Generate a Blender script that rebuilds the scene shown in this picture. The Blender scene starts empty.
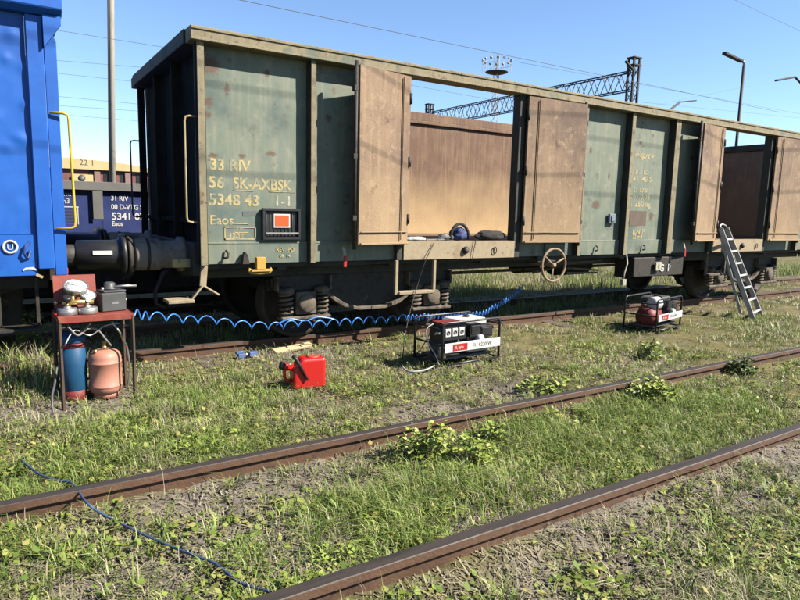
import bpy, bmesh, math, random
import numpy as np
from mathutils import Vector, Matrix, noise as mnoise
random.seed(7); RNG = np.random.default_rng(11)
S = bpy.context.scene; COL = S.collection
R = math.radians

# ------------------------------------------------------------------ camera
F_PX, YAW, PITCH, ROLL, CAM_H = 624.3, 0.5728, 0.1402, 0.0238, 1.5735
fw = Vector((math.sin(YAW)*math.cos(PITCH), math.cos(YAW)*math.cos(PITCH), -math.sin(PITCH)))
rt = Vector((math.cos(YAW), -math.sin(YAW), 0)); up = rt.cross(fw)
rt2 = math.cos(ROLL)*rt + math.sin(ROLL)*up; up2 = -math.sin(ROLL)*rt + math.cos(ROLL)*up
cd = bpy.data.cameras.new('camera'); cam = bpy.data.objects.new('camera', cd); COL.objects.link(cam)
M3 = Matrix((rt2, up2, -fw)).transposed()
cam.matrix_world = Matrix.Translation((0, 0, CAM_H)) @ M3.to_4x4()
cd.sensor_width = 36; cd.lens = F_PX/800*36; cd.clip_end = 3000; cd.clip_start = .05
S.camera = cam
# ------------------------------------------------------------------ light
SUN_AZ, SUN_EL = 135.0, 40.3          # azimuth clockwise from +Y
W = bpy.data.worlds.new('World'); S.world = W; W.use_nodes = True
nt = W.node_tree; nt.nodes.clear()
sky = nt.nodes.new('ShaderNodeTexSky'); sky.sky_type = 'NISHITA'; sky.sun_disc = False
sky.sun_elevation = R(SUN_EL); sky.sun_rotation = R(SUN_AZ); sky.altitude = 0
sky.air_density = .85; sky.dust_density = .0; sky.ozone_density = 4.0
bg = nt.nodes.new('ShaderNodeBackground'); bg.inputs[1].default_value = 0.064
wo = nt.nodes.new('ShaderNodeOutputWorld'); nt.links.new(sky.outputs[0], bg.inputs[0]); nt.links.new(bg.outputs[0], wo.inputs[0])
sl = bpy.data.lights.new('sun', 'SUN'); sl.energy = 5.0; sl.angle = R(.53); sl.color = (1, .93, .82)
so = bpy.data.objects.new('sun', sl); COL.objects.link(so)
SUN = Vector((math.sin(R(SUN_AZ))*math.cos(R(SUN_EL)), math.cos(R(SUN_AZ))*math.cos(R(SUN_EL)), math.sin(R(SUN_EL))))
so.rotation_euler = (-SUN).to_track_quat('-Z', 'Y').to_euler()
S.view_settings.view_transform = 'Standard'; S.view_settings.look = 'None'
S.view_settings.exposure = 1.84; S.view_settings.gamma = 1
S.cycles.max_bounces = 8; S.cycles.transparent_max_bounces = 8

# ------------------------------------------------------------------ survey helpers (ray through a photo point to a real plane)
def _ray(x, y): return fw + rt2*((x-400)/F_PX) + up2*((300-y)/F_PX)
def atY(x, y, Y):
    d = _ray(x, y); return Vector((0, 0, CAM_H)) + d*(Y/d.y)
def atZ(x, y, Z):
    d = _ray(x, y); return Vector((0, 0, CAM_H)) + d*((Z-CAM_H)/d.z)

# ------------------------------------------------------------------ materials
ALB = .70
def mat(name, cols, scale=3, stretch=(1, 1, 1), detail=6, rough=.7, metal=0, bump=.15, bscale=40,
        spots=None, streaks=None, spec=.3, dist=.0, zmix=None):
    """cols: 2+ base colours mixed by noise; spots: (colour, scale, threshold, softness); streaks: (colour, amount) vertical run marks"""
    q_ = lambda c: tuple(ALB*x for x in c)
    cols = [q_(c) for c in cols]; spots = [(q_(p[0]),)+tuple(p[1:]) for p in spots] if spots else None
    streaks = (q_(streaks[0]), streaks[1]) if streaks else None; zmix = (q_(zmix[0]),)+tuple(zmix[1:]) if zmix else None
    m = bpy.data.materials.new(name); m.use_nodes = True; n = m.node_tree.nodes; l = m.node_tree.links
    b = n['Principled BSDF']; b.inputs['Roughness'].default_value = rough; b.inputs['Metallic'].default_value = metal
    b.inputs['Specular IOR Level'].default_value = spec
    tc = n.new('ShaderNodeTexCoord'); mp = n.new('ShaderNodeMapping'); mp.inputs['Scale'].default_value = stretch
    l.new(tc.outputs['Object'], mp.inputs[0])
    no = n.new('ShaderNodeTexNoise'); no.inputs['Scale'].default_value = scale; no.inputs['Detail'].default_value = detail
    no.inputs['Roughness'].default_value = .62; no.inputs['Distortion'].default_value = dist
    l.new(mp.outputs[0], no.inputs['Vector'])
    cr = n.new('ShaderNodeValToRGB'); e = cr.color_ramp.elements
    k = len(cols); lo, hi = .32, .68
    e[0].position = lo; e[0].color = (*cols[0], 1); e[1].position = hi; e[1].color = (*cols[-1], 1)
    for i in range(1, k-1):
        x = e.new(lo+(hi-lo)*i/(k-1)); x.color = (*cols[i], 1)
    l.new(no.outputs[0], cr.inputs[0]); out = cr.outputs[0]
    def layer(out, fac, col):
        mx = n.new('ShaderNodeMix'); mx.data_type = 'RGBA'; l.new(fac, mx.inputs[0]); l.new(out, mx.inputs[6]); mx.inputs[7].default_value = (*col, 1)
        return mx.outputs[2]
    if streaks:
        m2 = n.new('ShaderNodeMapping'); m2.inputs['Scale'].default_value = (9, 9, .55); l.new(tc.outputs['Object'], m2.inputs[0])
        s = n.new('ShaderNodeTexNoise'); s.inputs['Scale'].default_value = 2.2; s.inputs['Detail'].default_value = 5; l.new(m2.outputs[0], s.inputs['Vector'])
        r = n.new('ShaderNodeMapRange'); r.inputs[1].default_value = .48; r.inputs[2].default_value = .75; r.inputs[4].default_value = streaks[1]; l.new(s.outputs[0], r.inputs[0])
        out = layer(out, r.outputs[0], streaks[0])
    for sp in (spots or []):
        s = n.new('ShaderNodeTexNoise'); s.inputs['Scale'].default_value = sp[1]; s.inputs['Detail'].default_value = 7; s.inputs['Roughness'].default_value = .65
        l.new(tc.outputs['Object'], s.inputs['Vector'])
        r = n.new('ShaderNodeMapRange'); r.inputs[1].default_value = sp[2]; r.inputs[2].default_value = sp[2]+sp[3]; l.new(s.outputs[0], r.inputs[0])
        out = layer(out, r.outputs[0], sp[0])
    if name.startswith('weathered green'):
        ra = n.new('ShaderNodeAttribute'); ra.attribute_name = 'rust'
        rn = n.new('ShaderNodeTexNoise'); rn.inputs['Scale'].default_value = 24; rn.inputs['Detail'].default_value = 8; rn.inputs['Roughness'].default_value = .7; l.new(tc.outputs['Object'], rn.inputs['Vector'])
        rm = n.new('ShaderNodeMath'); rm.operation = 'MULTIPLY'; l.new(ra.outputs['Fac'], rm.inputs[0]); l.new(rn.outputs[0], rm.inputs[1])
        rr_ = n.new('ShaderNodeMapRange'); rr_.inputs[1].default_value = .24; rr_.inputs[2].default_value = .42; rr_.inputs[4].default_value = .92; l.new(rm.outputs[0], rr_.inputs[0])
        out = layer(out, rr_.outputs[0], tuple(ALB*x for x in (.085, .047, .028)))
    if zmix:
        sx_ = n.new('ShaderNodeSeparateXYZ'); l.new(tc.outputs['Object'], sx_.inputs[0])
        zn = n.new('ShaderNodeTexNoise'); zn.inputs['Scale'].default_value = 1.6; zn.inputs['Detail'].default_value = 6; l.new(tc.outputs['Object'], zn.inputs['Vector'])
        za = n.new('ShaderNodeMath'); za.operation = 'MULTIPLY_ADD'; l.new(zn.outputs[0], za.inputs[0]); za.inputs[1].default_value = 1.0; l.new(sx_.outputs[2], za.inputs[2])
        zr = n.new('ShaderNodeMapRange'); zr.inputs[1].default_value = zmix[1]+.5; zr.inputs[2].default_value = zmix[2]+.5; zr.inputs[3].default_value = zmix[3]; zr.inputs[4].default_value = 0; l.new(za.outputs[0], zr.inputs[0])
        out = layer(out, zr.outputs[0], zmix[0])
    l.new(out, b.inputs['Base Color'])
    rr = n.new('ShaderNodeMapRange'); rr.inputs[3].default_value = max(0, rough-.12); rr.inputs[4].default_value = min(1, rough+.12); l.new(no.outputs[0], rr.inputs[0]); l.new(rr.outputs[0], b.inputs['Roughness'])
    if bump:
        bn = n.new('ShaderNodeTexNoise'); bn.inputs['Scale'].default_value = bscale; bn.inputs['Detail'].default_value = 5; l.new(tc.outputs['Object'], bn.inputs['Vector'])
        bp = n.new('ShaderNodeBump'); bp.inputs['Strength'].default_value = bump; bp.inputs['Distance'].default_value = .01; l.new(bn.outputs[0], bp.inputs['Height']); l.new(bp.outputs[0], b.inputs['Normal'])
    return m

def vcol_mat(name, rough=.6, translucent=.25, spec=.25):
    m = bpy.data.materials.new(name); m.use_nodes = True; n = m.node_tree.nodes; l = m.node_tree.links
    b = n['Principled BSDF']; b.inputs['Roughness'].default_value = rough; b.inputs['Specular IOR Level'].default_value = spec
    a = n.new('ShaderNodeAttribute'); a.attribute_name = 'tint'
    l.new(a.outputs['Color'], b.inputs['Base Color'])
    if translucent:
        t = n.new('ShaderNodeBsdfTranslucent'); l.new(a.outputs['Color'], t.inputs['Color'])
        mx = n.new('ShaderNodeMixShader'); mx.inputs[0].default_value = translucent
        l.new(b.outputs[0], mx.inputs[1]); l.new(t.outputs[0], mx.inputs[2]); l.new(mx.outputs[0], n['Material Output'].inputs[0])
    return m

RUST = (.13, .06, .032)
MT = dict(
 panel=mat('weathered green paint', [(.095, .125, .095), (.135, .157, .118), (.17, .18, .13)], 2.2, spots=[((.10, .058, .034), 3.1, .66, .07), ((.25, .23, .165), 6, .58, .2), ((.04, .03, .022), 17, .68, .04), ((.07,.10,.085), 1.1, .50, .15), ((.075, .07, .055), 4.5, .60, .12)], streaks=((.25, .22, .155), .5), rough=.62, bump=.1, bscale=55),
 postpaint=mat('dusty khaki paint', [(.165, .137, .08), (.205, .172, .102), (.13, .112, .07)], 5, spots=[((.09, .055, .03), 9, .57, .1), ((.105, .115, .082), 3, .56, .1), ((.07, .06, .045), 22, .60, .08)], streaks=((.11, .092, .06), .5), rough=.75, bump=.2),
 matte=mat('soot black paint', [(.014, .012, .010), (.024, .021, .017), (.011, .010, .008)], 3, spots=[((.04, .028, .02), 5, .62, .1)], rough=.95, bump=.2, spec=.05),  # near-black tone used on the left end wall and its posts
 bufgrey=mat('dusty grey buffer', [(.14, .125, .105), (.19, .17, .145), (.10, .09, .075)], 6, spots=[((.05, .045, .04), 6, .58, .1)], rough=.8, bump=.2),
 darkpaint=mat('dark green and shade paint', [(.024, .026, .021), (.036, .037, .029), (.019, .019, .016)], 4, spots=[((.07, .045, .03), 6, .63, .1)], rough=.75, bump=.2),  # black-green for shaded wagon parts; puts shade into the post webs
 doorplate=mat('rusty door plate', [(.14, .09, .058), (.19, .128, .082), (.235, .163, .105)], 2.6, stretch=(1.3, 1.3, .7), detail=9, spots=[((.115, .077, .058), 1.2, .46, .2), ((.28, .205, .135), 9, .55, .16), ((.09, .052, .034), 5, .60, .10), ((.085, .05, .034), 21, .66, .05)], streaks=((.29, .20, .12), .65), rough=.85, bump=.35, bscale=45, zmix=((.31, .215, .118), 1.2, 2.2, .65)),
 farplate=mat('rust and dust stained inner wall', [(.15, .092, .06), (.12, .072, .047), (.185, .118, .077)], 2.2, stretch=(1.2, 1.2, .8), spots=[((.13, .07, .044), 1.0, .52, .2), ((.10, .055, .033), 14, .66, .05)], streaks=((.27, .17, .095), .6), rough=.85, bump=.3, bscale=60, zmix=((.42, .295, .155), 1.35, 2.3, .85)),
 rustplate=mat('rust stained steel', [(.245, .155, .10), (.21, .13, .085), (.275, .185, .12)], 1.7, stretch=(1.2, 1.2, .8), spots=[((.165, .105, .075), 1.0, .50, .2), ((.33, .245, .165), 18, .62, .12), ((.10, .058, .036), 12, .67, .05)], streaks=((.32, .225, .135), .6), rough=.8, bump=.3, bscale=60, zmix=((.34, .235, .135), 1.4, 2.6, .75)),
 wheelrust=mat('rusty handwheel', [(.20, .135, .085), (.26, .18, .115), (.14, .09, .06)], 8, rough=.8, bump=.2),
 sill=mat('dusty tan sill', [(.235, .185, .112), (.275, .22, .142), (.195, .15, .09)], 5, spots=[((.13, .085, .05), 9, .62, .08)], rough=.8, bump=.2),
 dusty=mat('dusty running gear', [(.075, .06, .044), (.125, .102, .074), (.042, .034, .026)], 6, spots=[((.018, .015, .012), 5, .52, .15), ((.21, .18, .135), 11, .64, .1)], rough=.85, bump=.35),
 greaseshade=mat('greasy steel', [(.016, .014, .012), (.032, .026, .02), (.011, .010, .009)], 7, spots=[((.12, .08, .05), 9, .62, .1)], rough=.65, bump=.3),  # greasy parts; also gives the bogie side frames their painted-in shade
 wheelsteel=mat('wheel steel', [(.03, .023, .018), (.05, .04, .03)], 6, rough=.7, metal=.3, bump=.2),
 blue=mat('bright blue paint', [(.006, .075, .34), (.009, .09, .38), (.005, .065, .30)], 1.6, spots=[((.005, .05, .24), 3.3, .62, .12)], streaks=((.012, .09, .36), .5), rough=.55, bump=.06, bscale=25, spec=.3),
 navy=mat('navy wagon paint', [(.012, .022, .09), (.02, .032, .12)], 3, rough=.5, bump=.1),
 greyframe=mat('grey painted frame', [(.10, .098, .09), (.13, .125, .115)], 4, rough=.75, bump=.15),
 maroon=mat('maroon paint', [(.12, .042, .04), (.15, .062, .058), (.10, .037, .034)], 3, rough=.7, bump=.1),
 pinkpost=mat('faded pink paint', [(.22, .13, .115), (.19, .11, .095)], 3, rough=.8),
 cream=mat('cream painted roof', [(.40, .30, .14), (.45, .36, .19)], 2, rough=.7),
 yellow=mat('yellow paint', [(.46, .33, .03), (.42, .30, .025)], 6, spots=[((.28, .2, .05), 9, .66, .08)], rough=.5, bump=.1),
 creamrail=mat('dirty cream handrail', [(.33, .26, .13), (.26, .2, .11)], 8, rough=.6),
 ochre=mat('ochre stencil paint', [(.40, .31, .13), (.33, .27, .13)], 14, spots=[((.18, .185, .142), 13, .47, .12)], rough=.75, bump=0),
 palestencil=mat('pale stencil paint', [(.36, .34, .26), (.3, .28, .21)], 14, spots=[((.18, .185, .142), 14, .52, .12)], rough=.75, bump=0),
 hookyellow=mat('ochre lashing hook paint', [(.42, .255, .05), (.36, .21, .04)], 6, rough=.6),
 white=mat('white paint', [(.46, .46, .45), (.40, .40, .39)], 5, rough=.5, bump=.05),
 dial=mat('gauge dial', [(.55, .56, .56), (.5, .52, .52)], 3, rough=.35, bump=0),
 orange=mat('orange card', [(.52, .075, .012), (.48, .065, .012)], 4, rough=.5, bump=0),
 red=mat('red paint', [(.33, .016, .013), (.27, .013, .011)], 5, rough=.4, bump=.08),
 canred=mat('red plastic', [(.44, .011, .008), (.37, .010, .008)], 4, spots=[((.27, .03, .02), 8, .64, .1)], rough=.36, bump=.08, bscale=30, spec=.5),
 rubber=mat('black rubber', [(.012, .012, .013), (.022, .022, .022)], 6, rough=.6, bump=.1),
 black=mat('black enamel', [(.013, .013, .014), (.02, .02, .021)], 6, rough=.4, bump=.05),
 greybox=mat('dark grey enamel', [(.05, .052, .052), (.065, .067, .066)], 6, rough=.5, bump=.08),
 steel=mat('dull zinc', [(.34, .33, .31), (.44, .43, .41)], 8, rough=.38, metal=.8, bump=.1),
 alu=mat('weathered aluminium', [(.36, .355, .34), (.29, .285, .27)], 7, rough=.5, metal=.35, bump=.1),
 brass=mat('worn brass', [(.62, .42, .16), (.5, .34, .13)], 8, rough=.4, metal=.8),
 tablered=mat('red oxide paint', [(.22, .045, .028), (.18, .035, .023), (.25, .065, .04)], 5, spots=[((.12, .04, .027), 9, .6, .08)], rough=.6, bump=.15),
 legbrown=mat('brown angle iron', [(.06, .04, .03), (.085, .058, .04)], 9, rough=.7, bump=.2),
 bottleblue=mat('scuffed blue cylinder paint', [(.008, .05, .115), (.012, .065, .14), (.007, .038, .09)], 4, spots=[((.11, .05, .035), 7, .66, .06)], rough=.5, bump=.1),
 bottlered=mat('dark red band', [(.16, .018, .016), (.12, .015, .013)], 5, rough=.6),
 pink=mat('salmon pink paint', [(.37, .165, .115), (.33, .145, .10)], 4, spots=[((.27, .135, .1), 7, .62, .1)], rough=.55, bump=.08),
 hoseblue=mat('bright blue hose', [(.03, .15, .5), (.04, .18, .56)], 8, rough=.3, bump=0, spec=.5),
 hosenavy=mat('dusty blue hose', [(.025, .05, .12), (.05, .085, .16)], 11, spots=[((.2, .18, .14), 13, .62, .1)], rough=.55, bump=.1),
 cable=mat('grey cable', [(.13, .12, .11), (.2, .18, .16)], 8, rough=.6),
 wood=mat('fresh sawn board', [(.40, .30, .165), (.44, .34, .2), (.34, .25, .13)], 3, stretch=(1, 12, 12), rough=.75, bump=.2),
 railside=mat('rusty rail', [(.07, .036, .020), (.095, .051, .029), (.05, .026, .016)], 5, stretch=(.5, 1, 1), spots=[((.12, .076, .048), 6, .58, .12), ((.033, .021, .016), 10, .60, .08), ((.13,.09,.06), 23, .66, .06)], rough=.85, bump=.35, bscale=70),
 railtop=mat('dull rail head', [(.034, .028, .025), (.05, .04, .034), (.026, .022, .02)], 7, stretch=(.25, 2, 1), rough=.6, metal=.2, bump=.2),
 sleeper=mat('old oak sleeper', [(.07, .055, .042), (.11, .088, .066)], 3, stretch=(6, 1, 6), rough=.9, bump=.4),
 concrete=mat('spun concrete', [(.24, .22, .185), (.28, .26, .22), (.19, .175, .145)], 4, stretch=(2, 2, .5), rough=.9, bump=.25),
 mast=mat('dark galvanised steel', [(.018, .018, .02), (.032, .03, .029)], 2, rough=.7, bump=.1),
 mastpale=mat('pale galvanised steel', [(.30, .31, .32), (.38, .39, .4)], 2, rough=.6, bump=.1),
 wire=mat('weathered copper wire', [(.06, .065, .07), (.09, .09, .09)], 2, rough=.7, bump=0),
 floor=mat('rusty floor plate', [(.12, .07, .045), (.16, .10, .065)], 4, rough=.85, bump=.3),
 bagblue=mat('blue nylon', [(.012, .022, .08), (.02, .035, .12)], 9, rough=.7, bump=.3),
 bagblack=mat('black cloth', [(.016, .015, .015), (.03, .028, .026)], 9, rough=.9, bump=.5),
 rag=mat('pale cloth', [(.34, .35, .34), (.28, .29, .27)], 9, rough=.9, bump=.5),
 faded=mat('faded brown paint patch', [(.085, .06, .048), (.11, .08, .062)], 8, rough=.8, bump=0),
 stone=mat('grey field stone', [(.105, .09, .074), (.15, .13, .108), (.07, .06, .05)], 9, rough=.95, bump=.5),
 stemmat=mat('plant stem', [(.11, .13, .04), (.16, .15, .06)], 9, rough=.7, bump=0),
)
GRASS = vcol_mat('grass blades', .55, .28)
LEAFM = [mat('weed leaf green', [(.16, .22, .035), (.21, .275, .05)], 12, rough=.5, bump=.1), mat('weed leaf lime', [(.24, .29, .05), (.31, .34, .075)], 12, rough=.5, bump=.1), mat('weed leaf dark', [(.06, .10, .025), (.09, .14, .035)], 12, rough=.5, bump=.1)]
BARK = mat('bark', [(.06, .05, .04), (.1, .085, .07)], 5, rough=.9, bump=.4)

# ------------------------------------------------------------------ mesh builder
class MB:
    def __init__(s): s.v = []; s.f = []; s.mi = []; s.sm = []
    def add(s, vs, fs, mi=0, smooth=False):
        o = len(s.v); s.v += [tuple(v) for v in vs]
        for f in fs: s.f.append([o+i for i in f]); s.mi.append(mi); s.sm.append(smooth)
        return s
    def box(s, lo, hi, rot=None, mi=0):
        c = (Vector(lo)+Vector(hi))/2; h = (Vector(hi)-Vector(lo))/2
        vs = [Vector((x*h.x, y*h.y, z*h.z)) for x in (-1, 1) for y in (-1, 1) for z in (-1, 1)]
        if rot is not None: vs = [rot @ v for v in vs]
        return s.add([c+v for v in vs], [(0, 1, 3, 2), (4, 6, 7, 5), (0, 4, 5, 1), (2, 3, 7, 6), (0, 2, 6, 4), (1, 5, 7, 3)], mi)
    def bar(s, a, b, w, h, upv=(0, 0, 1), mi=0):
        a = Vector(a); b = Vector(b); d = (b-a); L = d.length; d.normalize(); u = Vector(upv)
        if abs(d.dot(u)) > .98: u = Vector((0, 1, 0)) if abs(d.y) < .9 else Vector((1, 0, 0))
        x = d.cross(u).normalized(); z = x.cross(d)
        vs = [p+x*(i*w/2)+z*(j*h/2) for p in (a, b) for i in (-1, 1) for j in (-1, 1)]
        return s.add(vs, [(0, 2, 3, 1), (4, 5, 7, 6), (0, 4, 6, 2), (1, 3, 7, 5), (0, 1, 5, 4), (2, 6, 7, 3)], mi)
    def tube(s, pts, r, n=8, mi=0, closed=False, caps=True):
        P = [Vector(p) for p in pts]; m = len(P); rs = r if isinstance(r, (list, tuple)) else [r]*m
        t0 = (P[1]-P[0]).normalized(); u = Vector((0, 0, 1)) if abs(t0.z) < .9 else Vector((1, 0, 0))
        x = t0.cross(u).normalized(); vs = []
        for i in range(m):
            if closed: t = (P[(i+1) % m]-P[i-1]).normalized()
            else: t = (P[min(i+1, m-1)]-P[max(i-1, 0)]).normalized()
            x = (x-t*x.dot(t)).normalized(); y = t.cross(x)
            for k in range(n):
                a = 2*math.pi*k/n; vs.append(P[i]+(x*math.cos(a)+y*math.sin(a))*rs[i])
        fs = []
        for i in range(m if closed else m-1):
            j = (i+1) % m
            for k in range(n): fs.append((i*n+k, i*n+(k+1) % n, j*n+(k+1) % n, j*n+k))
        s.add(vs, fs, mi, True)
        if caps and not closed: o = len(s.v)-len(vs); s.f += [[o+k for k in range(n)][::-1], [o+(m-1)*n+k for k in range(n)]]; s.mi += [mi, mi]; s.sm += [False, False]
        return s
    def lathe(s, prof, c=(0, 0, 0), axis=(0, 0, 1), n=24, mi=0, smooth=True):
        """prof: list of (radius, height) along axis; ends closed"""
        a = Vector(axis).normalized(); u = Vector((0, 0, 1)) if abs(a.z) < .9 else Vector((1, 0, 0))
        x = a.cross(u).normalized(); y = a.cross(x); c = Vector(c); vs = []
        for r, h in prof:
            for k in range(n):
                t = 2*math.pi*k/n; vs.append(c+a*h+(x*math.cos(t)+y*math.sin(t))*r)
        m = len(prof); o = len(s.v); s.v += [tuple(v) for v in vs]
        for i in range(m-1):
            sharp = False
            for k in range(n):
                s.f.append([o+i*n+k, o+(i+1)*n+k, o+(i+1)*n+(k+1) % n, o+i*n+(k+1) % n]); s.mi.append(mi); s.sm.append(smooth)
        s.f += [[o+k for k in range(n)], [o+(m-1)*n+k for k in range(n)][::-1]]; s.mi += [mi, mi]; s.sm += [False, False]
        return s
    def prism(s, poly, a, b, plane='XZ', mi=0):
        """poly in plane, extruded along the remaining axis from a to b"""
        def P(p, q): return {'XZ': (p[0], q, p[1]), 'YZ': (q, p[0], p[1]), 'XY': (p[0], p[1], q)}[plane]
        n = len(poly); vs = [P(p, a) for p in poly]+[P(p, b) for p in poly]
        fs = [tuple(range(n)), tuple(range(2*n-1, n-1, -1))]+[(i, i+n, (i+1) % n+n, (i+1) % n) for i in range(n)]
        return s.add(vs, fs, mi)
    def sheet(s, x0, x1, z0, z1, y, t, fn, nx=24, nz=34, plane='XZ', face=-1, mi=0):
        """dented plate: front grid displaced by fn(x,z) (m, towards viewer positive), flat back t behind"""
        def P(a, b, d): return (a, d, b) if plane == 'XZ' else (d, a, b)
        vs = []
        for j in range(nz+1):
            for i in range(nx+1):
                a = x0+(x1-x0)*i/nx; b = z0+(z1-z0)*j/nz
                vs.append(P(a, b, y+face*fn(a, b)))
        fs = [(j*(nx+1)+i, j*(nx+1)+i+1, (j+1)*(nx+1)+i+1, (j+1)*(nx+1)+i) for j in range(nz) for i in range(nx)]
        s.add(vs, fs, mi, True)
        s.add([P(x0, z0, y-face*t), P(x1, z0, y-face*t), P(x1, z1, y-face*t), P(x0, z1, y-face*t)], [(3, 2, 1, 0)], mi)
        e = .0
        ring = [i for i in range(nx+1)]+[j*(nx+1)+nx for j in range(1, nz+1)]+[nz*(nx+1)+i for i in range(nx-1, -1, -1)]+[j*(nx+1) for j in range(nz-1, 0, -1)]
        vv = []
        for q in ring: vv += [vs[q], tuple(P(vs[q][0] if plane == 'XZ' else vs[q][1], vs[q][2], y-face*t))]
        k = len(ring); s.add(vv, [(2*i, 2*i+1, (2*i+3) % (2*k), (2*i+2) % (2*k)) for i in range(k)], mi)
        return s
    def mesh(s, name, mats, off=(0, 0, 0), fix=True):
        me = bpy.data.meshes.new(name); o = Vector(off)
        me.from_pydata([tuple(Vector(v)-o) for v in s.v], [], s.f)
        for m in mats: me.materials.append(m)
        me.polygons.foreach_set('material_index', s.mi); me.polygons.foreach_set('use_smooth', s.sm)
        if fix:
            bm = bmesh.new(); bm.from_mesh(me); bmesh.ops.recalc_face_normals(bm, faces=bm.faces); bm.to_mesh(me); bm.free()
        me.update(); return me

def tag(o, label=None, cat=None, group=None, kind=None):
    if label: o['label'] = label
    if cat: o['category'] = cat
    if group: o['group'] = group
    if kind: o['kind'] = kind
    return o
def thing(name, label, cat, loc=(0, 0, 0), rz=0, group=None):
    o = bpy.data.objects.new(name, None); COL.objects.link(o); o.location = loc; o.rotation_euler = (0, 0, rz); o.empty_display_size = .2
    return tag(o, label, cat, group)
def root_loc(p):
    while p.parent: p = p.parent
    return Vector(p.location)
def obj(name, mb, m, parent=None, bevel=0, world=True, label=None, seg=1):
    """link one mesh object; with world=True the vertices are given in world coordinates"""
    ms = m if isinstance(m, list) else [m]
    off = root_loc(parent) if (parent is not None and world) else (0, 0, 0)
    me = mb.mesh(name, ms, off)
    o = bpy.data.objects.new(name, me); COL.objects.link(o); o.parent = parent
    if bevel:
        b = o.modifiers.new('edge', 'BEVEL'); b.width = bevel; b.segments = seg; b.limit_method = 'ANGLE'; b.angle_limit = R(40)
    if label: o['label'] = label
    return o
def kids(o): return [c for c in bpy.data.objects if c.parent is o]
def dup(o, parent=None, off=None):
    c = o.copy(); COL.objects.link(c); c.parent = parent
    if off is not None: c.location = Vector(c.location)+Vector(off)
    for k in list(o.children): dup(k, c)
    return c
def text_mb(body, size, loc, right=(1, 0, 0), upv=(0, 0, 1), depth=.0006, shear=0, align='LEFT', sx=1.0, bold=.0):
    cu = bpy.data.curves.new('t', 'FONT'); cu.body = body; cu.size = size; cu.extrude = depth; cu.shear = shear; cu.align_x = align; cu.resolution_u = 3; cu.offset = bold*size
    o = bpy.data.objects.new('t', cu); COL.objects.link(o); dg = bpy.context.evaluated_depsgraph_get()
    me = bpy.data.meshes.new_from_object(o.evaluated_get(dg)); r = Vector(right); u = Vector(upv); nn = r.cross(u)
    mb = MB(); mb.add([Vector(loc)+r*v.co.x*sx+u*v.co.y+nn*v.co.z for v in me.vertices], [tuple(p.vertices) for p in me.polygons])
    bpy.data.objects.remove(o); bpy.data.curves.remove(cu); bpy.data.meshes.remove(me)
    return mb
def dent(seed, amp=.008, fr=1.6):
    def f(x, z):
        p = Vector((x*fr+seed*7.3, z*fr*.9, seed*3.1))
        return amp*(mnoise.noise(p)+.45*mnoise.noise(p*2.7)+.2*mnoise.noise(p*6.1))
    return f

# ------------------------------------------------------------------ ground
def vnoise(x, y, seed=0):
    xi = np.floor(x).astype(np.int64); yi = np.floor(y).astype(np.int64); fx = x-xi; fy = y-yi
    fx = fx*fx*(3-2*fx); fy = fy*fy*(3-2*fy)
    def h(a, b):
        n = (a*374761393+b*668265263+seed*1442695041) & 0x7fffffff
        n = ((n ^ (n >> 13))*1274126177) & 0x7fffffff
        return ((n ^ (n >> 16)) & 0xffff)/65535.0
    return (h(xi, yi)*(1-fx)+h(xi+1, yi)*fx)*(1-fy)+(h(xi, yi+1)*(1-fx)+h(xi+1, yi+1)*fx)*fy
def fbm(x, y, seed=0, o=4):
    t = 0; a = .5; s = 0
    for i in range(o): t = t+a*vnoise(x*2**i, y*2**i, seed+i); s += a; a *= .5
    return t/s
Y1, Y2, Y3, Y4 = 2.2455, 3.7505, 7.195, 8.70          # rail head centres (near pair, pair under the train)
F = 6.4075                                             # front plane of the wagon
# bare earth / lush patches found on site: (x, y, radius, strength)
BARE = [(.58, 3.1, .42, .95), (1.07, 3.35, .42, .9), (.75, 2.7, .3, .8), (2.86, 1.95, .5, .8), (2.2, 2.5, .3, .6), (3.83, 2.1, .45, .7), (1.71, 3.42, .35, .7), (1.3, 2.75, .35, .8), (2.1, 1.9, .3, .45), (4.7, 2.05, .5, .6),
        (3.2, 4.3, .5, .5), (2.0, 4.6, .5, .35), (.40, 5.75, .5, .9), (4.2, 4.3, .5, .5), (3.9, 5.4, .6, .4), (6.3, 4.5, .6, .4), (3.0, 6.9, .8, .5), (5.2, 6.4, .6, .3)]
LUSH = [(.8, 4.75, .6, 1), (1.5, 5.1, .6, 1), (.2, 4.5, .5, .9), (1.2, 4.4, .5, .8), (3.4, 3.1, .7, 1), (4.3, 3.1, .7, .8), (2.35, 3.0, .4, .9), (1.75, 2.75, .35, .7), (5.6, 3.2, .8, .7), (-.1, 3.3, .35, .9), (2.9, 3.2, .5, .8),
        (.05, 6.4, .4, .9), (6.5, 5.0, .6, .6), (9.5, 5.0, 1., .6), (11.5, 5.2, 1., .6), (3.2, 1.3, .5, .5), (1.5, 2.95, .3, .5), (8, 3.0, 1, .6), (.4, 5.3, .3, .7), (5.2, 4.6, .4, .6)]
def blobs(x, y, L):
    t = np.zeros_like(x)
    for a, b, r, s in L: t = np.maximum(t, s*np.exp(-(((x-a)**2+(y-b)**2)/(r*r))**1.3))
    return t
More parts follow.
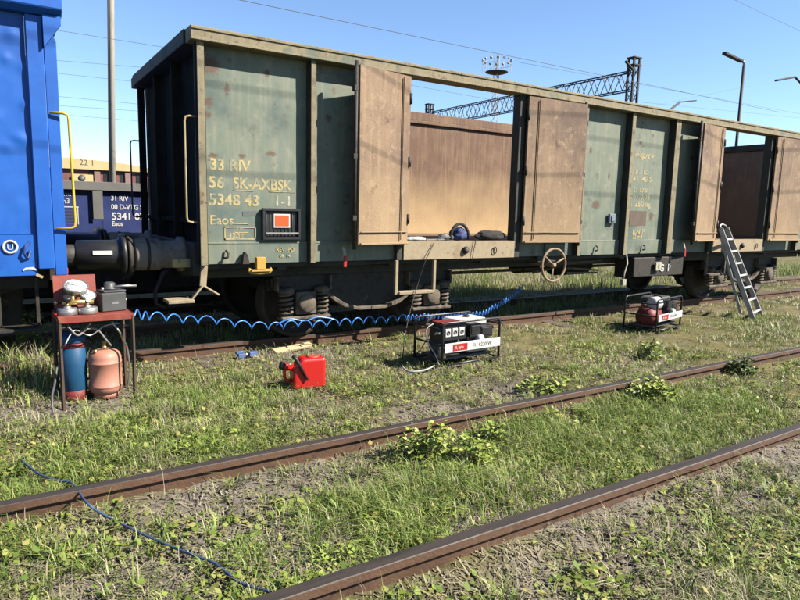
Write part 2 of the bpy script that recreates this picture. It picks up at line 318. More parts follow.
def gheight(x, y):
    h = -.148+.05*(fbm(x*.8, y*.8, 3)-.5)+.035*(fbm(x*5, y*5, 9, 3)-.5)
    h = h+.016*(vnoise(x*16, y*16, 21)-.5)+blobs(x, y, BARE)*(.045*(vnoise(x*8, y*8, 33)-.5)+.03*(vnoise(x*15, y*15, 35)-.5))
    for yr in (Y1, Y2, Y3, Y4): h = h+(.042 if yr < 5 else -.015)*np.exp(-((y-yr)/.16)**2)
    h = h+.02*np.exp(-((y-7.95)/1.3)**4)
    t = np.clip((y-9.8)/1.9, 0, 1); h = h-.30*t*t*(3-2*t)
    return h
xs = np.concatenate([[-600, -250, -90, -35, -14, -7], np.arange(-3, 6, .04), np.arange(6, 15, .08), np.arange(15, 40, .6), [45, 60, 90, 140, 250, 450, 900]])
ys = np.concatenate([[-300, -90, -30, -10, -4, -1.5], np.arange(0, 5, .04), np.arange(5, 9.5, .07), np.arange(9.5, 40, .6), [45, 60, 90, 140, 250, 450, 900]])
GX, GY = np.meshgrid(xs, ys); GZ = gheight(GX, GY); nx_, ny_ = len(xs), len(ys)
me = bpy.data.meshes.new('ground')
idx = (np.arange(ny_-1)[:, None]*nx_+np.arange(nx_-1)[None]).ravel()
faces = np.stack([idx, idx+1, idx+nx_+1, idx+nx_], 1)
def fast_mesh(name, V, Fc, k, smooth=True, col=None):
    me = bpy.data.meshes.new(name); me.vertices.add(len(V)); me.vertices.foreach_set('co', np.ascontiguousarray(V, dtype=np.float32).ravel())
    if isinstance(k, int): ls = np.arange(len(Fc))*k; n = Fc.size; flat = Fc.ravel()
    else: ls = np.concatenate([[0], np.cumsum(k)[:-1]]); n = int(np.sum(k)); flat = Fc
    me.loops.add(n); me.loops.foreach_set('vertex_index', flat.astype(np.int32))
    me.polygons.add(len(ls)); me.polygons.foreach_set('loop_start', ls.astype(np.int32))
    me.polygons.foreach_set('use_smooth', np.full(len(ls), smooth))
    if col is not None:
        a = me.attributes.new('tint', 'FLOAT_COLOR', 'POINT'); c4 = np.ones((len(V), 4), np.float32); c4[:, :3] = col; a.data.foreach_set('color', c4.ravel())
    me.update(); me.validate(); return me
me = fast_mesh('ground', np.stack([GX.ravel(), GY.ravel(), GZ.ravel()], 1), faces, 4)
bare_map = blobs(GX, GY, BARE)
a = me.attributes.new('bare', 'FLOAT', 'POINT'); a.data.foreach_set('value', bare_map.ravel().astype(np.float32))
def ground_mat():
    m = bpy.data.materials.new('dry soil and litter'); m.use_nodes = True; n = m.node_tree.nodes; l = m.node_tree.links; b = n['Principled BSDF']
    b.inputs['Roughness'].default_value = .95; b.inputs['Specular IOR Level'].default_value = .1
    tc = n.new('ShaderNodeTexCoord')
    def N(sc, de=6, ro=.6, v=None):
        x = n.new('ShaderNodeTexNoise'); x.inputs['Scale'].default_value = sc; x.inputs['Detail'].default_value = de; x.inputs['Roughness'].default_value = ro; l.new(v or tc.outputs['Object'], x.inputs['Vector']); return x.outputs[0]
    def ramp(f, st):
        r = n.new('ShaderNodeValToRGB'); st = [(p, tuple(.72*x for x in c)) if c[0] < .9 and c[0] != .45 else (p, c) for p, c in st]; e = r.color_ramp.elements; e[0].position = st[0][0]; e[0].color = (*st[0][1], 1); e[1].position = st[-1][0]; e[1].color = (*st[-1][1], 1)
        for p, c in st[1:-1]: q = e.new(p); q.color = (*c, 1)
        l.new(f, r.inputs[0]); return r.outputs[0]
    soil = ramp(N(6), [(.3, (.11, .095, .08)), (.5, (.18, .158, .135)), (.7, (.25, .225, .195))])
    turf = ramp(N(3.1), [(.3, (.08, .078, .034)), (.5, (.135, .122, .056)), (.7, (.21, .18, .095))])
    at = n.new('ShaderNodeAttribute'); at.attribute_name = 'bare'
    ad = n.new('ShaderNodeMath'); ad.operation = 'ADD'; l.new(at.outputs['Fac'], ad.inputs[0]); l.new(N(2.3), ad.inputs[1])
    mr = n.new('ShaderNodeMapRange'); mr.inputs[1].default_value = .5; mr.inputs[2].default_value = .95; l.new(ad.outputs[0], mr.inputs[0])
    mx = n.new('ShaderNodeMix'); mx.data_type = 'RGBA'; l.new(mr.outputs[0], mx.inputs[0]); l.new(turf, mx.inputs[6]); l.new(soil, mx.inputs[7])
    fine = n.new('ShaderNodeMix'); fine.data_type = 'RGBA'; fine.blend_type = 'MULTIPLY'; fine.inputs[0].default_value = .75; l.new(mx.outputs[2], fine.inputs[6])
    l.new(ramp(N(60, 4), [(.3, (.45, .43, .4)), (.65, (1.15, 1.12, 1.08))]), fine.inputs[7]); l.new(fine.outputs[2], b.inputs['Base Color'])
    bp = n.new('ShaderNodeBump'); bp.inputs['Strength'].default_value = .8; bp.inputs['Distance'].default_value = .02; l.new(N(45, 6, .7), bp.inputs['Height']); l.new(bp.outputs[0], b.inputs['Normal'])
    return m
me.materials.append(ground_mat())
g = bpy.data.objects.new('ground', me); COL.objects.link(g); tag(g, 'weedy grey-brown soil of the rail yard', None, None, 'structure')
def gz(x, y): return float(gheight(np.array([float(x)]), np.array([float(y)]))[0])

# ------------------------------------------------------------------ rails and sleepers
RP = [(-.036, -.004), (-.032, 0), (.032, 0), (.036, -.004), (.036, -.042), (.012, -.053), (.009, -.125), (.068, -.142), (.068, -.153), (-.068, -.153), (-.068, -.142), (-.009, -.125), (-.012, -.053), (-.036, -.042)]
def rail(y, label, x0=-14, x1=75, z=0):
    mb = MB(); n = len(RP); xsn = np.linspace(x0, x1, 60)
    vs = [(x, y+p[0]+.006*math.sin(x*.7+y)+.0, z+p[1]+.004*math.sin(x*1.1+y*3)) for x in xsn for p in RP]
    for i in range(len(xsn)-1):
        for k in range(n): mb.f.append([i*n+k, i*n+(k+1) % n, (i+1)*n+(k+1) % n, (i+1)*n+k]); mb.mi.append(1 if k in (0, 1, 2) else 0); mb.sm.append(False)
    mb.v = vs; mb.f += [list(range(n)), list(range((len(xsn)-1)*n, len(xsn)*n))]; mb.mi += [0, 0]; mb.sm += [False, False]
    o = obj('rail', mb, [MT['railside'], MT['railtop']]); tag(o, label, 'rail', 'rails of the yard tracks'); return o
rail(Y1, 'rusty brown rail nearest the camera, lowest across the foreground grass')
rail(Y2, 'rusty rail crossing the middle grass, crossed at its left by the dark blue hose')
rail(Y3, 'rusty rail at the edge of the shade, front rail under the open wagon')
rail(Y4, 'dark shaded rail on the far side under the open wagon')
rail(12.05, 'rail in the grass beyond the open wagon, near rail of the navy wagon track', -14, 6.9, z=-.3)
rail(13.55, 'rail in the grass beyond the open wagon, far rail of the navy wagon track', -14, 6.9, z=-.3)
slm = MB().box((-.12, -1.3, -.21), (.12, 1.3, -.135)).mesh('sleeper', [MT['sleeper']])
for i in range(26):
    o = bpy.data.objects.new('sleeper', slm); COL.objects.link(o); o.location = (-1.2+i*.62, 7.95+random.uniform(-.03, .03), random.uniform(-.006, .004)); o.rotation_euler.z = random.uniform(-.02, .02)
    tag(o, 'dark old wooden sleeper half buried under the open wagon', 'sleeper', 'sleepers under the open wagon')
# fishplates at rail joints are parts of nothing else: small bolted plates on the near rails are left to the rail mesh

# ------------------------------------------------------------------ OPEN WAGON
XL, XR, ZB, ZT, WW = 1.72, 15.0, .985, 3.30, 3.08
YC = F+WW/2
wag = thing('freight_wagon', 'open-top freight wagon, weathered green and rusty tan, with its side doors swung open', 'freight wagon', (8.36, YC, 0))
def P(name, mb, m, bevel=.004, parent=None, label=None): return obj(name, mb, MT[m] if isinstance(m, str) else m, parent or wag, bevel, label=label)
# top beams
P('top_beam', MB().box((XL-.06, F-.035, 3.165), (XR+.06, F+.17, 3.30)).box((XL-.06, F-.047, 3.265), (XR+.06, F-.035, 3.292)).box((XL-.06, F-.043, 3.168), (XR+.06, F-.035, 3.19)), 'postpaint', .006)
P('top_beam', MB().box((XL-.06, F+WW-.18, 3.165), (XR+.06, F+WW+.035, 3.30)), 'farplate', .006)
for x0, x1 in ((XL-.08, XL+.15), (XR-.18, XR+.08)):
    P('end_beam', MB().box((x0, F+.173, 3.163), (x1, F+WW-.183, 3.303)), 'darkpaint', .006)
# posts of the near side
POSTS = [(1.72, 1.79), (2.93, 2.99), (7.25, 7.32), (8.31, 8.39), (9.42, 9.55), (13.72, 13.79), (14.93, 15.0)]
for a, b in POSTS:
    sp_ = P('side_post', MB().box((a+.004, F+.009, ZB), (b-.004, F+.14, 3.165)), 'darkpaint', .004)  # web colour darkened to carry the shade beside each post
    P('post_face', MB().box((a, F-.002, ZB), (b, F+.008, 3.164)), 'postpaint', .003, sp_)
for a, b in ((4.09, 4.18), (6.0, 6.11), (10.68, 10.77), (12.46, 12.57)):
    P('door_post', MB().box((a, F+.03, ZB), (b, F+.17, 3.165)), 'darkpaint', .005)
# near side panels
BAYF = {}
RUSTS = [(1.88, 2.98, .13, .11), (1.86, 2.62, .06, .06), (1.85, 2.50, .05, .04), (2.05, 2.77, .03, .09), (2.52, 2.16, .07, .035), (2.2, 2.11, .06, .03), (1.9, 2.10, .07, .03), (2.48, 2.98, .035, .06), (7.55, 2.55, .04, .07), (7.75, 1.75, .12, .08), (8.7, 2.75, .05, .04), (9.1, 1.6, .06, .09), (10.1, 2.6, .08, .06), (3.2, 2.6, .05, .05), (14.2, 2.4, .1, .1), (8.0, 2.2, .03, .06)]+[(random.uniform(1.8, 14.9), random.uniform(1.3, 3.1), random.uniform(.012, .035), random.uniform(.012, .04)) for _ in range(60)]
def side_panel(x0, x1, seed, m='panel'):
    d = dent(seed, .007)
    dd = lambda x, z: d(x, z)*min(1, (3.17-z)/.1)
    BAYF[(x0, x1)] = dd
    o = P('side_panel', MB().sheet(x0, x1, 1.215, 3.165, F+.125, .03, dd, 44, 84), m, 0)
    vv = np.array([w_.co[:] for w_ in o.data.vertices])+np.array([8.36, YC, 0]); ra = np.zeros(len(vv))
    for (sx_, sz_, w_, h_) in RUSTS:
        dx_ = (vv[:, 0]-sx_)/w_; dz_ = (vv[:, 2]-sz_)/h_; ra = np.maximum(ra, np.exp(-(dx_**2+dz_**2)*.7)); ra = np.maximum(ra, .52*np.exp(-(dx_/.7)**2)*np.exp(-np.clip(sz_-vv[:, 2], 0, 9)/(h_*5))*(vv[:, 2] < sz_))
    ra = np.maximum(ra, .55*np.exp(-np.minimum(vv[:, 0]-x0, x1-vv[:, 0])/.03)); ra = np.maximum(ra, .6*np.exp(-(vv[:, 2]-1.215)/.04)); ra = np.maximum(ra, .5*np.exp(-(3.16-vv[:, 2])/.05))
    at_ = o.data.attributes.new('rust', 'FLOAT', 'POINT'); at_.data.foreach_set('value', ra.astype(np.float32))
    P('lower_panel', MB().sheet(x0, x1, ZB+.005, 1.195, F+.10, .04, dent(seed+.5, .003), 20, 6), m, 0)
    P('panel_rib', MB().box((x0, F+.095, 1.195), (x1, F+.13, 1.215)), m, .004)
for i, (a, b) in enumerate([(1.79, 2.93), (2.99, 4.09), (6.11, 7.25), (7.32, 8.31), (8.39, 9.42), (9.55, 10.68), (12.57, 13.72), (13.79, 14.93)]): side_panel(a, b, i+1)
# sill beams under the two doorways
for a, b in ((4.18, 6.0), (10.77, 12.46)):
    s_ = P('door_sill', MB().sheet(a, b, ZB+.005, 1.215, F+.01, .10, dent(a, .003), 24, 6), 'sill', 0)
    P('sill_knob', MB().lathe([(.0, 0), (.045, .0), (.05, .02), (.03, .045), (.0, .05)], (a+.95, F+.005, 1.1), (0, -1, 0), 14), 'greaseshade', 0, s_)
    ring = [(a+1.45+.03*math.cos(t), F-.008, 1.09+.045*math.sin(t)) for t in np.linspace(0, 2*math.pi, 14)[:-1]]
    P('sill_ring', MB().tube(ring, .007, 6, closed=True), 'greaseshade', 0, s_)
# floor, far side, ends
P('floor', MB().box((XL+.07, F+.17, 1.14), (XR-.07, F+WW-.17, 1.2)), 'floor', 0)
for i in range(7):
    a = XL+.08+i*(XR-XL-.16)/7; b = XL+.08+(i+1)*(XR-XL-.16)/7
    P('far_panel', MB().sheet(a+.003, b-.003, 1.2, 3.165, F+WW-.17, .03, dent(20+i, .012, 1.2), 18, 28), 'farplate', 0)
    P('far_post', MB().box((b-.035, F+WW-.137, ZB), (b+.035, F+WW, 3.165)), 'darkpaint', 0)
P('far_cap', MB().box((XL+.08, F+WW-.215, 3.10), (XR-.08, F+WW-.1375, 3.162)), 'farplate', .01)
ew = P('end_wall', MB().sheet(F+.15, F+WW-.15, 1.0, 3.165, XL+.10, .04, dent(41, .006), 20, 26, plane='YZ', face=-1), 'matte', 0)
for yy in (F+.03, F+1.05, F+1.95, F+WW-.1):
    P('end_post', MB().box((XL, yy, ZB), (XL+.085, yy+.07, 3.165)), 'matte', .004, ew)
for zz in (1.40,):
    P('end_rib', MB().box((XL+.035, F+.16, zz), (XL+.09, F+WW-.16, zz+.05)), 'matte', .004, ew)
ew2 = P('end_wall', MB().sheet(F+.15, F+WW-.15, 1.0, 3.165, XR-.12, .05, dent(43, .01), 20, 26, plane='YZ', face=-1), 'rustplate', 0)
# doors: four leaves folded back against the side
def leaf(xh, xe, yh, ye, z0, z1, seed):
    """leaf between hinge (xh, yh) and free edge (xe, ye)"""
    a = Vector((xh, yh, 0)); b = Vector((xe, ye, 0)); d = b-a; n = Vector((d.y, -d.x, 0)).normalized()
    if n.y > 0: n = -n
    de = dent(seed, .006); mb = MB(); nx, nz = 18, 36; vs = []
    for j in range(nz+1):
        for i in range(nx+1):
            p = a+d*(i/nx); z = z0+(z1-z0)*j/nz; vs.append(p+Vector((0, 0, z))+n*de(p.x, z))
    gf = [(j*(nx+1)+i, j*(nx+1)+i+1, (j+1)*(nx+1)+i+1, (j+1)*(nx+1)+i) for j in range(nz) for i in range(nx)]
    mb.add(vs, gf, 0, True); bk = [p-n*.036 for p in vs]; mb.add(bk, [f_[::-1] for f_ in gf], 0, True)
    ring = list(range(nx+1))+[j*(nx+1)+nx for j in range(1, nz+1)]+[nz*(nx+1)+i for i in range(nx-1, -1, -1)]+[j*(nx+1) for j in range(nz-1, 0, -1)]
    vv = []
    for q in ring: vv += [vs[q], bk[q]]
    k_ = len(ring); mb.add(vv, [(2*i, 2*i+1, (2*i+3) % (2*k_), (2*i+2) % (2*k_)) for i in range(k_)], 0, False)
    o = P('door', mb, 'doorplate', 0)
    u = d.normalized(); L = d.length
    def strip(u0, u1, za, zb, t):
        c0 = a+u*u0; c1 = a+u*u1
        q = [c0+n*.008, c1+n*.008, c1+n*(.008+t), c0+n*(.008+t)]
        m = MB(); m.add([v+Vector((0, 0, za)) for v in q]+[v+Vector((0, 0, zb)) for v in q], [(0, 1, 2, 3), (7, 6, 5, 4), (0, 4, 5, 1), (1, 5, 6, 2), (2, 6, 7, 3), (3, 7, 4, 0)]); return m
    P('door_rail', strip(.01, L-.01, z0+.0, z0+.025, .03), 'doorplate', .004, o)
    P('door_rail', strip(.02, L-.02, z0+.14, z0+.152, .018), 'doorplate', .003, o)
    P('door_seam', strip(L*.16, L*.16+.012, z0+.05, z1-.03, .016), 'doorplate', .003, o)
    P('locking_bar', MB().tube([b-n*.045+u*.02+Vector((0, 0, z0-.05)), b-n*.045+u*.02+Vector((0, 0, z1+.04))], .024, 8), 'greaseshade', 0, o)
    for zz in (z0+.3, (z0+z1)/2, z1-.25):
        P('bar_clamp', MB().box(b-n*.05+u*.02+Vector((-.035, -.03, zz-.03)), b-n*.05+u*.02+Vector((.035, .03, zz+.03))), 'greaseshade', .004, o)
        P('hinge', MB().tube([a+Vector((0, .0, zz-.06)), a+Vector((0, .0, zz+.06))], .02, 8), 'greaseshade', 0, o)
    return o
leaf(4.20, 3.42, F-.03, F-.21, 1.19, 3.15, 31)
leaf(6.10, 7.18, F-.035, F-.09, 1.19, 3.15, 32)
leaf(10.79, 10.0, F-.03, F-.13, 1.19, 3.15, 33)
leaf(12.55, 13.62, F-.035, F-.09, 1.19, 3.15, 34)
# small red-ended levers below the doors
for x in (3.33, 9.85):
    l_ = P('lever', MB().bar((x, F-.02, 1.16), (x+.01, F-.05, 1.06), .035, .02), 'palestencil', .003)
    P('lever_grip', MB().bar((x+.011, F-.051, 1.055), (x+.0, F-.06, .93), .04, .022), 'red', .004, l_)
# numbers stencilled on the panels
YS = F+.117
def stencil(body, size, x, z, m='ochre', y=F+.103, name='stencil_text', sx=1.0, shear=0, parent=wag):
    t = text_mb(body, size, (x, 0, z), sx=sx, shear=shear, bold=.022)
    def yy(p):
        if y != YS: return y+p[1]
        for (a_, b_), f_ in BAYF.items():
            if a_ <= p[0] <= b_: return F+.125-f_(p[0], p[2])-.002+p[1]
        return y+p[1]
    t.v = [(p[0], yy(p), p[2]) for p in t.v]
    return obj(name, t, MT[m], parent)
YS = F+.117
stencil('33 RIV', .165, 1.86, 1.955, y=YS, sx=.95)
stencil('56', .165, 1.845, 1.775, y=YS); stencil('SK-AXBSK', .165, 2.10, 1.775, y=YS, sx=.88)
P('stencil_bar', MB().box((2.10, YS, 1.755), (2.32, YS+.004, 1.763)), 'ochre', 0); P('stencil_bar', MB().box((2.50, YS, 1.755), (2.80, YS+.004, 1.763)), 'ochre', 0)
stencil('5348 43', .165, 1.845, 1.60, y=YS); stencil('1-1', .15, 2.545, 1.61, 'palestencil', y=YS, sx=1.1)
stencil('Eaos', .135, 1.85, 1.40, y=YS)
for (a, b, c, d) in ((2.0, 1.22, 2.34, 1.235), (2.0, 1.345, 2.34, 1.355), (2.0, 1.22, 2.012, 1.355), (2.33, 1.22, 2.342, 1.355), (2.06, 1.385, 2.26, 1.395), (2.11, 1.29, 2.26, 1.30)):
    P('stencil_bar', MB().box((a, YS, b+.02), (c, YS+.004, d+.02)), 'ochre', 0)
stencil('12,5m', .07, 2.05, 1.265, y=YS); stencil('14 m', .05, 2.1, 1.35, y=YS)
stencil('REV  PO', .06, 2.56, 1.11, y=F+.094); stencil('08  14', .05, 2.6, 1.045, y=F+.094)
P('painted_patch', MB().prism([(2.2, 1.49), (2.58, 1.51), (2.6, 1.57), (2.5, 1.585), (2.42, 1.55), (2.2, 1.54)], YS+.003, YS+.006), mat('blue-grey paint patch', [(.075, .09, .09), (.095, .105, .10)], 9, rough=.7, bump=0), 0)
# stencils on the right bays
stencil('Heprov', .15, 8.58, 2.52, y=YS, shear=.35)
for k, (t, s, z) in enumerate((('A  B1  B2', .10, 2.26), ('S 41  48,5', .115, 2.15), ('C  D  57,0', .09, 1.98), ('120 00,0 t', .11, 1.87), ('21 350 kg', .12, 1.75))):
    stencil(t, s, 8.47, z, y=YS, sx=1.25)
P('painted_patch', MB().box((8.56, YS+.002, 1.44), (8.98, YS+.006, 1.68)), 'faded', 0)
stencil('KN-P', .11, 8.66, 1.31, y=YS, sx=1.2); stencil('72 m3', .10, 8.66, 1.23, y=YS)
P('clip', MB().box((8.02, F+.07, 1.47), (8.16, F+.112, 1.62)).box((8.05, F+.055, 1.5), (8.13, F+.07, 1.59)), mat('blue-grey clip', [(.12, .15, .19), (.17, .2, .24)], 6, rough=.5), .006)
# label holder with orange card
lh = P('label_holder', MB().box((2.40, F+.06, 1.24), (2.84, F+.112, 1.27)).box((2.40, F+.06, 1.55), (2.84, F+.112, 1.58)).box((2.40, F+.06, 1.27), (2.43, F+.112, 1.55)).box((2.81, F+.06, 1.27), (2.84, F+.112, 1.55)).box((2.43, F+.095, 1.27), (2.81, F+.112, 1.55)), 'black', .004)
for k in range(9): P('mesh_wire', MB().tube([(2.45+k*.043, F+.09, 1.275), (2.45+k*.043, F+.09, 1.545)], .003, 5), 'greybox', 0, lh)
P('holder_latch', MB().bar((2.43, F+.055, 1.31), (2.81, F+.055, 1.31), .02, .02), 'steel', .003, lh)
cd_ = P('card', MB().box((2.53, F+.08, 1.37), (2.72, F+.086, 1.52)), 'white', .002, lh)
P('card_print', MB().box((2.545, F+.0765, 1.39), (2.705, F+.0795, 1.505)), 'orange', 0, lh)
# lashing hook below bay one, with the dark bracket beside it
hk = MB().box((2.30, F-.02, .93), (2.40, F+.05, 1.06)).box((2.24, F-.02, .905), (2.46, F+.05, .93))
hk.tube([(2.24, F+.015, .94), (2.225, F+.015, .918), (2.25, F+.015, .893), (2.35, F+.015, .885), (2.45, F+.015, .893), (2.475, F+.015, .918), (2.46, F+.015, .94)], .016, 8)
P('lashing_hook', hk, 'hookyellow', .006)
for x in (2.0, 7.75, 8.9):
    P('small_hook', MB().tube([(x, F+.08, 1.13), (x+.02, F+.05, 1.1), (x+.01, F+.045, 1.06), (x-.03, F+.06, 1.05)], .012, 6), 'greaseshade', 0)
P('bracket', MB().prism([(2.16, ZB), (2.24, ZB), (2.22, 1.08), (2.19, 1.12), (2.17, 1.08)], F+.02, F+.08), 'greaseshade', .004)
# handrails at the left end
for yy, m in ((F+.06, 'creamrail'), (F+WW-.06, 'black')):
    pr = [(1.73, yy, 2.46), (1.65, yy, 2.46), (1.615, yy, 2.45), (1.605, yy, 2.41), (1.605, yy, 1.47), (1.615, yy, 1.43), (1.65, yy, 1.42), (1.73, yy, 1.42)]
    P('handrail', MB().tube(pr, .011, 8), m, 0)
# shunter's step under the left corner
st = MB().bar((1.78, F+.1, .97), (1.76, F+.1, .76), .07, .015).bar((1.76, F+.1, .77), (1.63, F+.1, .615), .05, .02).bar((1.76, F+.1, .77), (1.93, F+.12, .66), .05, .02)
st.box((1.40, F+.04, .60), (1.66, F+.28, .635))
P('corner_step', st, 'sill', .005)
# U-shaped step below the first door
P('ladder_step', MB().box((4.07, F+.02, .56), (4.115, F+.06, ZB)).box((4.64, F+.02, .56), (4.685, F+.06, ZB)).box((4.115, F-.01, .56), (4.64, F+.09, .60)), 'sill', .006)
P('ladder_step', MB().box((10.66, F+.02, .56), (10.70, F+.06, ZB)).box((11.24, F+.02, .56), (11.28, F+.06, ZB)).box((10.70, F-.01, .56), (11.24, F+.09, .60)), 'dusty', .006)
# hand wheel
hw = P('hand_wheel', MB().tube([(6.74+.235*math.cos(t), F-.03, .865+.235*math.sin(t)) for t in np.linspace(0, 2*math.pi, 37)[:-1]], .019, 8, closed=True), 'wheelrust', 0)
for t in (25, 145, 265):
    P('spoke', MB().tube([(6.74, F-.02, .865), (6.74+.23*math.cos(R(t)), F-.03, .865+.23*math.sin(R(t)))], .013, 6), 'wheelrust', 0, hw)
P('hub', MB().lathe([(.0, -.02), (.035, -.02), (.035, .04), (.015, .3), (.015, .5)], (6.74, F-.03, .865), (0, 1, 0), 12), 'wheelrust', 0, hw)
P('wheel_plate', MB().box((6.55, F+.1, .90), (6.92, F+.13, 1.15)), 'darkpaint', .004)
P('wheel_plate', MB().box((6.66, F+.07, .985), (6.95, F+.098, 1.17)), 'panel', .004)
# underframe
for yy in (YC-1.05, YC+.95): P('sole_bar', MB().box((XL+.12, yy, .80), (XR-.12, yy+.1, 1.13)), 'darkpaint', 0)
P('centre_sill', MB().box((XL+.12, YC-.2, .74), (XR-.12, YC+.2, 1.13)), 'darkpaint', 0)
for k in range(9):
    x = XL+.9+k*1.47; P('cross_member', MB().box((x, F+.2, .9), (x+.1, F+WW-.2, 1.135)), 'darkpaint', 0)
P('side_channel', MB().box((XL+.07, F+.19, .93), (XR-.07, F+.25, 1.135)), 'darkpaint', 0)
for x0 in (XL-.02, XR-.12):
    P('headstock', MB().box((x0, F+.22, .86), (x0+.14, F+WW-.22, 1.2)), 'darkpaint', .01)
def buffer(x, d, y, label=None, m1='greaseshade', m2='bufgrey'):
    b_ = obj('buffer', MB().lathe([(.21, 0), (.215, .02), (.2, .05), (.07, .07), (.07, .2)], (x, y, 1.06), (d, 0, 0), 28), MT[m1], wag, 0, label=label)
    P('buffer_casing', MB().lathe([(.12, .07), (.165, .08), (.17, .10), (.17, .33), (.15, .35), (.15, .52), (.19, .53), (.19, .59)], (x, y, 1.06), (d, 0, 0), 28), m2, 0, b_)
    P('casing_band', MB().lathe([(.172, .19), (.178, .195), (.178, .215), (.172, .22)], (x, y, 1.06), (d, 0, 0), 28), 'greaseshade', 0, b_)
    return b_
for yy in (YC-.875, YC+.875):
    buffer(1.12, 1, yy); buffer(15.6, -1, yy)
P('draw_hook', MB().tube([(1.75, YC, 1.0), (1.5, YC, 1.0), (1.4, YC, 1.03), (1.36, YC, 1.0), (1.4, YC, .95)], [.05, .045, .04, .03, .02], 8), 'greaseshade', 0)
P('screw_coupling', MB().tube([(1.42, YC-.06, .98), (1.3, YC-.07, .75), (1.2, YC, .68), (1.3, YC+.07, .75), (1.42, YC+.06, .98)], .02, 7), 'greaseshade', 0)
P('brake_hose', MB().tube([(1.72, YC-.35, .85), (1.6, YC-.36, .8), (1.5, YC-.38, .6), (1.5, YC-.4, .45), (1.6, YC-.4, .4)], .025, 8), 'rubber', 0)
P('cut_off_cock', MB().box((1.52, F+.33, .94), (1.70, F+.40, 1.03)), 'ochre', .006)
# brake gear hung under the middle
P('air_tank', MB().lathe([(.05, -.5), (.16, -.47), (.19, -.4), (.19, .4), (.16, .47), (.05, .5)], (8.9, YC+.1, .68), (1, 0, 0), 18), 'darkpaint', 0)
P('brake_cylinder', MB().lathe([(.06, -.3), (.17, -.27), (.17, .2), (.1, .26), (.03, .28), (.03, .6)], (7.9, YC+.2, .72), (1, 0, 0), 18), 'darkpaint', 0)
P('brake_rigging', MB().bar((5.7, YC, .62), (11.2, YC, .66), .03, .05).bar((7.2, YC-.7, .66), (8.6, YC-.1, .70), .03, .04).bar((7.6, F+.5, .75), (8.3, F+.45, .70), .02, .03).bar((7.6, F+.5, .83), (8.35, F+.45, .86), .02, .03).bar((7.6, F+.5, .67), (8.3, F+.48, .66), .02, .03), 'dusty', 0)
P('brake_lever', MB().tube([(8.45, F+.05, 1.0), (8.43, F, .85), (8.35, F-.02, .7), (8.33, F-.02, .58)], .013, 6).box((8.29, F-.05, .5), (8.37, F+.01, .6)), 'palestencil', 0)
P('changeover_plate', MB().box((9.25, F+.05, .70), (9.4, F+.08, .84)).box((9.3, F+.045, .74), (9.36, F+.051, .80)), 'palestencil', .003)
stencil('G  P', .17, 9.42, .68, 'white', y=F+.10, name='changeover_text')
P('changeover_box', MB().box((8.75, F+.112, .60), (10.1, F+.5, .92)), 'greaseshade', .01)
